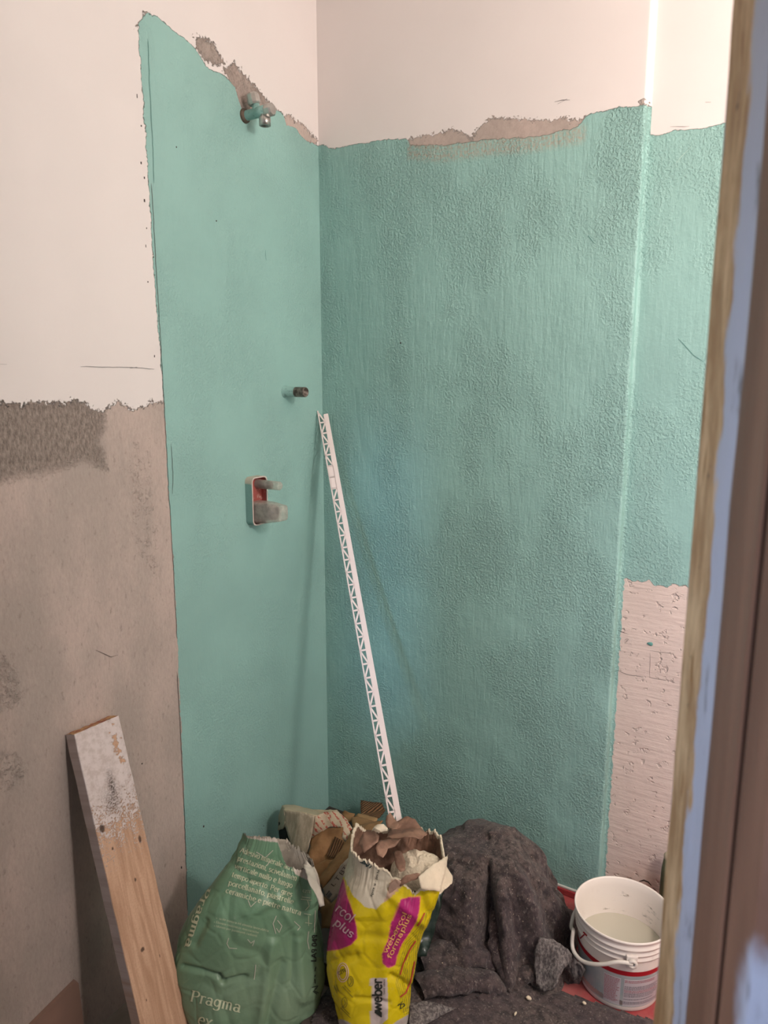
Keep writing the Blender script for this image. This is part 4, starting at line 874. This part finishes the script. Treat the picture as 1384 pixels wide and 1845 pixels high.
pan('printed_flap', [(567, 1471, -.352), (585, 1463, -.32), (607, 1461, -.27), (622, 1474, -.28), (635, 1492, -.30), (630, 1497, -.31), (634, 1511, -.33), (625, 1517, -.34), (616, 1510, -.335), (619, 1491, -.315), (603, 1489, -.32), (590, 1491, -.33), (588, 1501, -.345), (561, 1512, -.36), (563, 1497, -.36)], LIDM, bx, 4, .004)
pan('inner_wall', [(560, 1512, -.372), (590, 1492, -.34), (619, 1491, -.315), (617, 1512, -.335), (626, 1520, -.345), (610, 1555, -.38), (592, 1580, -.42), (572, 1590, -.45), (560, 1560, -.43), (556, 1537, -.41)], KR, bx, 5, .006, .002, 30)
pan('torn_corrugation', [(604, 1507, -.350), (620, 1516, -.362), (612, 1542, -.395), (602, 1547, -.405), (588, 1543, -.395)], WVN, bx, 6, .002, .002)
pan('torn_corrugation', [(560, 1565, -.448), (585, 1550, -.425), (609, 1548, -.41), (606, 1562, -.425), (590, 1572, -.445), (575, 1590, -.47), (566, 1580, -.465)], KR, bx, 7, .009, .002, 45)
pan('lower_wall', [(527, 1538, -.40), (546, 1541, -.40), (556, 1537, -.405), (566, 1575, -.45), (580, 1600, -.47), (575, 1640, -.50), (540, 1640, -.48), (530, 1580, -.44)], simple('dark_brown_board', srgb(92, 60, 38), .85, 0, 40, .002, .2), bx, 8, .004, .002)
b2 = thing('cardboard_box', tuple(on_z(610, 1600, 0)), 'open brown cardboard box wedged in the corner behind the yellow sack', 'box')
pan('inner_wall', [(633, 1474, -.20), (642, 1471, -.17), (676, 1481, -.20), (690, 1480, -.26), (665, 1505, -.34), (640, 1530, -.40), (620, 1553, -.44), (600, 1578, -.48), (583, 1600, -.50), (572, 1585, -.49), (592, 1560, -.45), (612, 1535, -.40), (626, 1512, -.35), (636, 1492, -.29)], KR, b2, 11, .004, .003)
pan('flap', [(616, 1466, -.16), (621, 1460, -.15), (640, 1467, -.15), (634, 1478, -.19), (626, 1481, -.21)], KR, b2, 12, .002)
pan('flap', [(639, 1472, -.165), (646, 1466, -.15), (664, 1470, -.15), (681, 1475, -.16), (676, 1483, -.18), (656, 1477, -.175)], simple('light_kraft', srgb(172, 134, 92), .8, 0, 50, .001, .1), b2, 13, .001)
pan('corrugated_flap', [(650, 1442, -.03), (688, 1448, -.03), (694, 1460, -.05), (682, 1475, -.12), (650, 1467, -.10)], WVN, b2, 14, .001)
sd_p = pan('side_or_shade_panel', [(620, 1553, -.445), (640, 1532, -.41), (650, 1560, -.43), (620, 1600, -.47), (596, 1626, -.50), (585, 1613, -.50), (583, 1600, -.50)], simple('white_carton_side', srgb(178, 166, 152), .7, 0, 60, .0006, .06), b2, 15, .001)
pan('lower_flap', [(583, 1614, -.51), (597, 1627, -.51), (612, 1612, -.49), (606, 1645, -.52), (597, 1672, -.54), (580, 1672, -.54), (578, 1640, -.53)], simple('olive_kraft', srgb(126, 100, 66), .85, 0, 50, .001, .12), b2, 16, .002)
bb = bvh_of(sd_p)
print_on(bb, [('LOT BT', (601, 1598), (627, 1563), 7, .10, .12, 0)], simple('faded_ink', (.10, .085, .075), .7), b2)
strokes_on(bb, [[(588, 1613), (594, 1605)], [(590, 1616), (596, 1608)], [(592, 1618), (598, 1610)]], 3.0, simple('grey_ink', (.12, .12, .12), .7), b2, 'printed_symbol')

# ------------------------------------------------------------ felt blanket
FE = NT('felt'); fb = FE.noise(60, 6, .7, FE.mp(1, 1, 1)); fs = FE.noise(150, 4, .7, FE.mp(1, 1, .5, (.3, .4, .2))); fl_ = FE.noise(7, 4)
c = FE.mix(FE.ramp(fb, .36, .64), srgb(42, 34, 34), srgb(96, 82, 77)); c = FE.mix(FE.ramp(fl_, .38, .62, 0, .5), c, srgb(64, 50, 56)); c = FE.mix(FE.ramp(fs, .55, .70, 0, .8), c, srgb(136, 124, 116))
sp_ = FE.voro(62); c = FE.mix(FE.ma('MULTIPLY', FE.ramp(sp_, .06, .10, 1, 0), FE.ramp(FE.noise(11, 3), .47, .58)), c, srgb(196, 178, 150))
sp2 = FE.voro(150); c = FE.mix(FE.ma('MULTIPLY', FE.ramp(sp2, .10, .17, 1, 0), FE.ramp(FE.noise(17, 3), .5, .6, 0, .8)), c, srgb(176, 160, 140))
FE.col(c).rough(.95).bump(FE.ma('ADD', fb, fs), .0035); FE.b.inputs['Sheen Weight'].default_value = .1; FE.b.inputs['Sheen Roughness'].default_value = .6; FE = FE.m
FE2 = NT('felt_underside'); k = FE2.noise(180, 5, .7, FE2.mp(1, 1, .4, (.2, .5, .2))); FE2.col(FE2.mix(FE2.ramp(k, .38, .66), srgb(78, 72, 72), srgb(142, 134, 130))).rough(.95).bump(k, .003); FE2 = FE2.m
bk = thing('felt_blanket', (.74, -.27, 0), 'dark brown felt moving blanket heaped between the yellow sack and the white bucket', 'blanket')
# heap
cx0, cy0 = .755, -.21
na, nb_ = 260, 110
P = np.zeros((nb_, na+1, 3))
base = [(0, .205), (30, .19), (60, .185), (90, .185), (120, .19), (150, .22), (180, .245), (205, .25), (225, .25), (250, .225), (270, .215), (285, .21), (300, .215), (325, .225), (345, .21), (360, .205)]
folds = [(281, 8, -.095), (294, 7, .030), (270, 8, .018), (252, 12, .012), (306, 8, -.035), (318, 10, .022), (225, 13, -.020), (205, 10, .022), (340, 10, -.025), (240, 9, .010), (20, 15, -.02), (180, 12, -.015)]
for i in range(nb_):
    v = i/(nb_-1)
    for j in range(na+1):
        a = 360*j/na; ar = math.radians(a); rb = np.interp(a, [b[0] for b in base], [b[1] for b in base])
        ph = v*math.pi/2*1.02
        rr = math.sin(min(ph, math.pi/2))**.80; zz_ = max(0, math.cos(min(ph, math.pi/2)))**.80
        sprd = 1+.10*max(0, v-.75)/.25*(1 if 150 < a < 350 else .2)
        f_ = 0
        for fa, fw, fd in folds:
            da = (a-fa+180) % 360-180; da += (1-v)*10*math.sin(fa); f_ += fd*math.exp(-(da/fw)**2)*smooth(min(1, max(0, (v-.10)/.35)))
        r = rb*rr*sprd+f_*rr
        hgt = .272+.012*math.cos(ar-1.0)
        x = cx0+r*math.cos(ar)*.98-.045*zz_; y = cy0+r*math.sin(ar)*.92-.02*zz_; z = hgt*zz_
        nzv = nz((x, y, z), 12)*.020+(.5-abs(nz((x, y, z), 24, 3)))*.014-.007+nz((x, y, z), 45)*.004
        x += nzv*math.cos(ar); y += nzv*math.sin(ar); z += nzv*.5*rr
        y = min(y, -.012); P[i, j] = (x, y, max(z, .004) if v < .99 else .002)
P[:, -1] = P[:, 0]
link('heap', grid(P[:, ::-1]), FE, bk)
# low rolls and folds at the foot of the heap
def roll(name, pts, radii, m, par, flat=.6, seed=0, n=34):
    Q = [Vector(on_z(px, py, z)) for px, py, z in pts]; K = 14*(len(Q)-1); PP = []
    for k in range(K+1):
        u = k/K*(len(Q)-1); i = min(int(u), len(Q)-2); f_ = u-i
        a, b = Q[max(i-1, 0)], Q[min(i+2, len(Q)-1)]; p = Q[i].lerp(Q[i+1], smooth(f_))
        p = 0.5*((2*Q[i])+(Q[i+1]-a)*f_+(2*a-5*Q[i]+4*Q[i+1]-b)*f_**2+(-a+3*Q[i]-3*Q[i+1]+b)*f_**3)
        PP.append((p, np.interp(u, range(len(radii)), radii)))
    G_ = np.zeros((len(PP), n+1, 3))
    for k, (p, r) in enumerate(PP):
        d = (PP[min(k+1, len(PP)-1)][0]-PP[max(k-1, 0)][0]).normalized(); s_ = d.cross(Vector((0, 0, 1))).normalized()
        for j in range(n+1):
            a = 2*math.pi*j/n; q_ = p+s_*math.cos(a)*r+Vector((0, 0, 1))*math.sin(a)*r*flat
            kk = nz(q_, 18, seed)*.014+nz(q_, 45, seed)*.006; q_ = q_+(q_-p).normalized()*kk if r > .001 else q_
            G_[k, j] = (q_.x, q_.y, max(q_.z, .0035))
        G_[k, -1] = G_[k, 0]
    return link(name, grid(G_), m, par)
roll('fold', [(758, 1735, .04), (775, 1728, .045), (830, 1715, .05), (880, 1722, .045), (905, 1745, .03)], [.03, .042, .048, .040, .012], FE, bk, .55, 1)
roll('fold', [(755, 1785, .02), (775, 1772, .03), (830, 1762, .035), (880, 1768, .03), (912, 1782, .015)], [.03, .040, .042, .032, .008], FE, bk, .5, 5)
roll('fold', [(860, 1802, .008), (885, 1785, .015), (905, 1775, .02), (925, 1780, .012)], [.006, .014, .018, .005], FE, bk, .7, 7)
roll('fold', [(905, 1590, .17), (900, 1660, .11), (905, 1720, .06), (915, 1765, .03), (912, 1785, .015)], [.012, .024, .026, .022, .012], FE, bk, .9, 9)
roll('fold', [(1035, 1650, .01), (1010, 1665, .03), (985, 1690, .05), (965, 1730, .04), (945, 1765, .02)], [.012, .035, .04, .035, .015], FE, bk, .8, 12)
roll('fold', [(930, 1790, .006), (938, 1765, .03), (955, 1752, .04), (968, 1758, .03)], [.008, .014, .016, .008], FE, bk, .9, 15)
def fz(name, pts, m, seed=0, rough=.005, t_=.005): return thick(link(name, sheet([on_y(*p) for p in pts], 7, rough, 26, seed), m, bk), t_)
fz('turned_up_corner', [(973, 1689, -.36), (997, 1693, -.35), (1022, 1709, -.34), (1040, 1733, -.335), (1052, 1751, -.335), (1043, 1774, -.315), (1034, 1768, -.33), (1032, 1748, -.345), (1026, 1738, -.355), (1016, 1744, -.37), (1008, 1760, -.385), (1001, 1779, -.40), (983, 1788, -.40), (969, 1776, -.395), (963, 1746, -.385), (964, 1716, -.37)], FE2, 3, .007)
fz('turned_up_corner', [(1008, 1762, -.33), (1014, 1744, -.31), (1026, 1737, -.30), (1040, 1745, -.29), (1052, 1752, -.30), (1043, 1774, -.30), (1030, 1778, -.31)], FE, 4, .004)
fz('turned_up_corner', [(929, 1791, -.415), (930, 1760, -.40), (943, 1752, -.38), (958, 1757, -.37), (963, 1740, -.36), (966, 1780, -.385), (955, 1768, -.39), (940, 1764, -.40), (932, 1780, -.41)], FE, 6, .003)
# flat part of the blanket on the floor
outl = [on_z(px, py, .0)[:2] for px, py in ((575, 1700), (745, 1740), (850, 1700), (900, 1650), (1000, 1628), (1045, 1648), (1050, 1690), (1005, 1745), (985, 1782), (1040, 1797), (1080, 1812), (1130, 1830), (1180, 1842), (1250, 1862))] + [(1.30, -.40), (1.25, -.75), (.85, -.758), (.49, -.758), (.462, -.70), (.462, -.50)]
gx = np.arange(.35, 1.4, .006); gy = np.arange(-.76, -.01, .006); GX, GY = np.meshgrid(gx, gy); sd2 = poly_sd(np.stack([GX.ravel(), GY.ravel()], 1), outl)
bm = bmesh.new(); vid = {}
H_ = lambda x, y, s_: .004+.009*min(1, max(0, s_)/.02)+.004*nz((x, y, 0), 13)+.0022*nz((x, y, 3), 45)
SD = sd2.reshape(GX.shape)+np.array([.006*nz((a, b, 0), 30) for a, b in zip(GX.ravel(), GY.ravel())]).reshape(GX.shape)
for i in range(len(gy)-1):
    for j in range(len(gx)-1):
        if SD[i, j] > 0:
            f_ = []
            for a, b in ((i, j), (i, j+1), (i+1, j+1), (i+1, j)):
                if (a, b) not in vid: vid[(a, b)] = bm.verts.new((gx[b], gy[a], max(.0025, H_(gx[b], gy[a], SD[a, b]))))
                f_.append(vid[(a, b)])
            bm.faces.new(f_)
link('floor_layer', bm_mesh(bm), FE, bk)
gfl = [on_z(px, py, z) for px, py, z in ((738, 1808, .035), (770, 1804, .040), (795, 1810, .035), (821, 1818, .022), (802, 1826, .022), (782, 1838, .022), (760, 1850, .022), (735, 1860, .022), (738, 1830, .03))]
thick(link('folded_edge', sheet(gfl, 6, .003, 20, 5), FE2, bk), .004)
# dark plastic sheet between yellow sack and blanket, and crumbs
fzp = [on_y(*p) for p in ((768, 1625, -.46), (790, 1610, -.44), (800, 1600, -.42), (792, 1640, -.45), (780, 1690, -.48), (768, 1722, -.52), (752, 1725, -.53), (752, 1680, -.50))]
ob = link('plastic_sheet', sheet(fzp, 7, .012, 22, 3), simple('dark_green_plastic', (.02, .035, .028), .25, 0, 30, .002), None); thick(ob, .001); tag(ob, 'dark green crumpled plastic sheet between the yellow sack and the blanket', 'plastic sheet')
rnd = random.Random(8); CH_ = simple('plaster_crumb', srgb(222, 206, 180), .9)
for px, py, s_, lab in [(953, 1798, .0065, 'largest white plaster crumb, on the flat blanket in front of the turned-up corner'), (929, 1826, .0048, 'narrow sliver of white plaster on the flat blanket near the bottom edge'), (1053, 1807, .005, 'white plaster crumb on the flat blanket closest to the bucket')]:
    q_ = on_z(px, py, .022); bm = bmesh.new(); bmesh.ops.create_icosphere(bm, subdivisions=2, radius=1)
    for v in bm.verts: v.co = Vector((v.co.x*s_*(.5 if 'sliver' in lab else 1), v.co.y*s_*(1.3 if 'sliver' in lab else .8), v.co.z*s_*.6))*(1+.35*nz(v.co, 1.6, px))+Vector(q_)
    tag(link('plaster_crumb', bm_mesh(bm), CH_, None, False), lab, 'crumb', 'plaster crumbs on the blanket')

# ------------------------------------------------------------ bucket
bc = (1.072, -.236, 0); bu = thing('bucket', bc, 'white plastic bucket with a red band and pale liquid, right of the blanket', 'bucket')
BWH = NT('bucket_plastic'); 
BWH.col(BWH.mix(BWH.ramp(BWH.noise(16, 5, .6), .60, .74, 0, .4), (.80, .725, .66), (.50, .44, .37))).rough(.4); BWH = BWH.m
h = .207; ro = [(.0, .0015), (.088, .0015), (.093, .0), (.0955, .004), (.0965, .012), (.1085, .150), (.1085, .151), (.1125, .152), (.1130, .155), (.1095, .158), (.1098, .166), (.1140, .167), (.1143, .170), (.1105, .173), (.1110, .181), (.1155, .182), (.1158, .186), (.1125, .188), (.1135, .199), (.1165, .200), (.1180, .203), (.1175, .2065), (.1150, .207), (.1128, .204), (.1110, .185), (.1060, .130), (.0980, .020), (.0, .018)]
link('bucket_body', lathe(ro, bc, 96), BWH, bu)
def brad(z): return .0965+(.1085-.0965)*(z-.012)/(.150-.012)
def band(z0_, z1_, a0, a1, off, m, name, par=bu, nu=60, nv=4):
    P = np.zeros((nv, nu, 3))
    for i in range(nv):
        z = z0_+(z1_-z0_)*i/(nv-1)
        for j in range(nu):
            a = math.radians(a0+(a1-a0)*j/(nu-1)); r = brad(z)+off; P[i, j] = (bc[0]+r*math.cos(a), bc[1]+r*math.sin(a), z)
    return link(name, grid(P), m, par)
LBL = NT('bucket_label'); LBL.col(LBL.mix(LBL.ramp(LBL.noise(14, 3), .4, .6), srgb(158, 166, 168), srgb(176, 178, 176))).rough(.35); LBL = LBL.m
band(.016, .108, 0, 360, .0006, LBL, 'paper_label', nu=140)
band(.108, .121, 0, 360, .0009, simple('red_band', srgb(168, 22, 36), .35), 'red_band', nu=140)
bu_b = BVHTree.FromPolygons([v.co.copy() for v in bu.children[0].data.vertices], [tuple(p.vertices) for p in bu.children[0].data.polygons])
PNL = simple('label_panel', srgb(192, 182, 186), .4); LIN = simple('label_outline', srgb(226, 222, 222), .4); TXR = simple('label_red_text', srgb(168, 92, 100), .5); TXD = simple('label_grey_text', srgb(112, 104, 112), .5)
def quadband(px0, px1, z0_, z1_, m, name, off): 
    def ang(px):
        best, ba = 1e9, 0
        for k in range(180, 361):
            a = math.radians(k); r = brad(.06); d = abs(proj((bc[0]+r*math.cos(a), bc[1]+r*math.sin(a), .06))[0]-px)
            if d < best: best, ba = d, k
        return ba
    a0, a1 = ang(px0), ang(px1); band(z0_, z1_, a0, a1, off, m, name, nu=30); return a0, a1
a0, a1 = quadband(1088, 1117, .020, .098, PNL, 'label_panel', .0011); c0, c1 = quadband(1123, 1186, .020, .098, PNL, 'label_panel', .0011)
def labrib(a0, a1, z, hh, m, name, off=.0018): return band(z, z+hh, a0, a1, off, m, name, nu=24, nv=2)
bmv, bmf = {'t1': [], 't2': []}, None
def text_rows(a0, a1, zs_, m, name, seed):
    rnd = random.Random(seed); V, Fc = [], []
    for z in zs_:
        a = a0; end = a1-rnd.random()*(a1-a0)*.25
        while a < end:
            w_ = rnd.uniform(.6, 2.6); b = min(a+w_, end); base = len(V)
            for aa in (a, b):
                for zz_ in (z, z+.0019):
                    r = brad(zz_)+.0017; V.append((bc[0]+r*math.cos(math.radians(aa)), bc[1]+r*math.sin(math.radians(aa)), zz_))
            Fc.append((base, base+2, base+3, base+1)); a = b+rnd.uniform(.4, .9)
    o = link(name, mesh(V, Fc), m, bu); o['kind'] = 'stuff'; return o
text_rows(a0+1, a1-1, [.094-.0042*k for k in range(17)], TXR, 'label_text', 1)
text_rows(c0+1, c1-1, [.093-.0042*k for k in (0, 1, 7, 8)], TXR, 'label_text', 2); text_rows(c0+1, c1-1, [.093-.0042*k for k in (4, 5, 6, 9, 10, 11, 13, 15, 16)], TXD, 'label_text', 3)
for (z_, h_) in ((.0975, .0012), (.0195, .0012)): labrib(c0, c1, z_, h_, LIN, 'label_outline'); labrib(a0, a1, z_, h_, LIN, 'label_outline')
print_on(bu_b, [('TY', (1043, 1687), (1052, 1697), 12, .13, .15, 0)], simple('red_letter', srgb(150, 20, 30), .4), bu, 'brand_letters')
# liquid
lv = .108; ob = link('milky_water', lathe([(.0, lv), (.1038, lv)], bc, 64), NT('milky').col((.50, .47, .38)).rough(.08).m); tag(ob, 'pale milky water standing inside the white bucket', 'liquid')
t = NT('inside_smear'); t.col((.42, .36, .29)).rough(.7); t.put(t.b.inputs['Alpha'], t.ma('MULTIPLY', t.ramp(t.noise(30, 5, .65, t.mp(1, 1, 2.2)), .56, .70, 0, .55), 1.0))
P = np.zeros((20, 50, 3))
for i in range(20):
    z = .118+.055*i/19
    for j in range(50):
        a = math.radians(25+105*j/49); r = .1045+(.1110-.1060)*(z-.130)/.055; P[i, j] = (bc[0]+r*math.cos(a), bc[1]+r*math.sin(a), z)
link('dirt_smear', grid(P), t.m, bu)
# handle with hubs
ha = [math.radians(-66), math.radians(114)]
HP = simple('handle_plastic', (.66, .61, .55), .45)
hp = [Vector((bc[0]+.119*math.cos(a), bc[1]+.119*math.sin(a), .158)) for a in ha]
for a, p in zip(ha, hp):
    dd = Vector((math.cos(a), math.sin(a), 0)); bm = bmesh.new(); M = Matrix.Rotation(a, 3, 'Z')
    box_bm(bm, tuple(p-dd*.003), (.008, .026, .032), M); o = link('handle_hub', bm_mesh(bm), BWH, bu, False); bevel(o, .002)
    link('hub_ring', lathe([(.004, .001), (.004, .007), (.0105, .007), (.0115, .004), (.0115, .0)], tuple(p+dd*.002), 24, dd), HP, o)
# bail drops down the left (-X, +Z down) side
tgt = [(1134, 1719), (1117, 1731), (1095, 1737), (1070, 1738), (1050, 1733), (1038, 1722), (1031, 1708), (1031, 1690), (1034, 1675)]
pts = [hp[0]+Vector((math.cos(ha[0]), math.sin(ha[0]), 0))*.005]
for k, (px, py) in enumerate(tgt[1:]):
    u = (k+1)/len(tgt); a = math.radians(-66-112*u); rr = .124+.012*math.sin(math.pi*min(1, u*1.1))
    # intersect the sight line with the vertical cylinder around the bucket
    d = ray(px, py); ox, oy = CAM[0]-bc[0], CAM[1]-bc[1]; A_ = d[0]**2+d[1]**2; B2 = 2*(ox*d[0]+oy*d[1]); C2 = ox**2+oy**2-rr**2; disc = B2*B2-4*A_*C2
    s_ = (-B2-math.sqrt(max(disc, 0)))/(2*A_) if disc > 0 else -B2/(2*A_)
    pts.append(Vector(CAM+d*s_))
for aa_, zz_ in ((196, .120), (178, .135), (158, .146), (136, .154)): pts.append(Vector((bc[0]+.1235*math.cos(math.radians(aa_)), bc[1]+.1235*math.sin(math.radians(aa_)), zz_)))
pts.append(hp[1]+Vector((math.cos(ha[1]), math.sin(ha[1]), 0))*.004)
cu = bpy.data.curves.new('c', 'CURVE'); cu.dimensions = '3D'; spn = cu.splines.new('NURBS'); spn.points.add(len(pts)-1)
for i, p in enumerate(pts): spn.points[i].co = (*p, 1)
spn.use_endpoint_u = True; spn.order_u = 3; cu.bevel_depth = .0048; cu.bevel_resolution = 4; cu.resolution_u = 8
tmp = bpy.data.objects.new('tmp', cu); col.objects.link(tmp); dg = C.evaluated_depsgraph_get(); dg.update(); hm = bpy.data.meshes.new_from_object(tmp.evaluated_get(dg)); bpy.data.objects.remove(tmp)
hm.materials.clear(); link('bail_handle', hm, HP, bu)

# dark green pole standing behind the bucket
pb = on_z(1197, 1640, 0); pb = np.array([pb[0]+.012, -.02+.0, 0.0]); xx_ = x_at(1198, -.012, .1)
po = thing('pole', (xx_, -.012, .001), 'dark green pole with a pale rounded end standing behind the bucket', 'pole')
zt = on_y(1194, 1533, -.012)[2]
link('shaft', lathe([(.0, .001), (.017, .001), (.016, zt*.5), (.015, zt*.8), (.0125, zt*.88), (.0105, zt-.016)], (xx_, -.012, 0), 28), simple('dark_green_shaft', (.10, .11, .06), .5, 0, 40, .001, .3), po)
link('rounded_end', lathe([(.0105, zt-.018), (.0115, zt-.014), (.0112, zt-.006), (.007, zt-.001), (.0, zt)], (xx_, -.012, 0), 28), simple('pale_cap', (.40, .34, .24), .5), po)
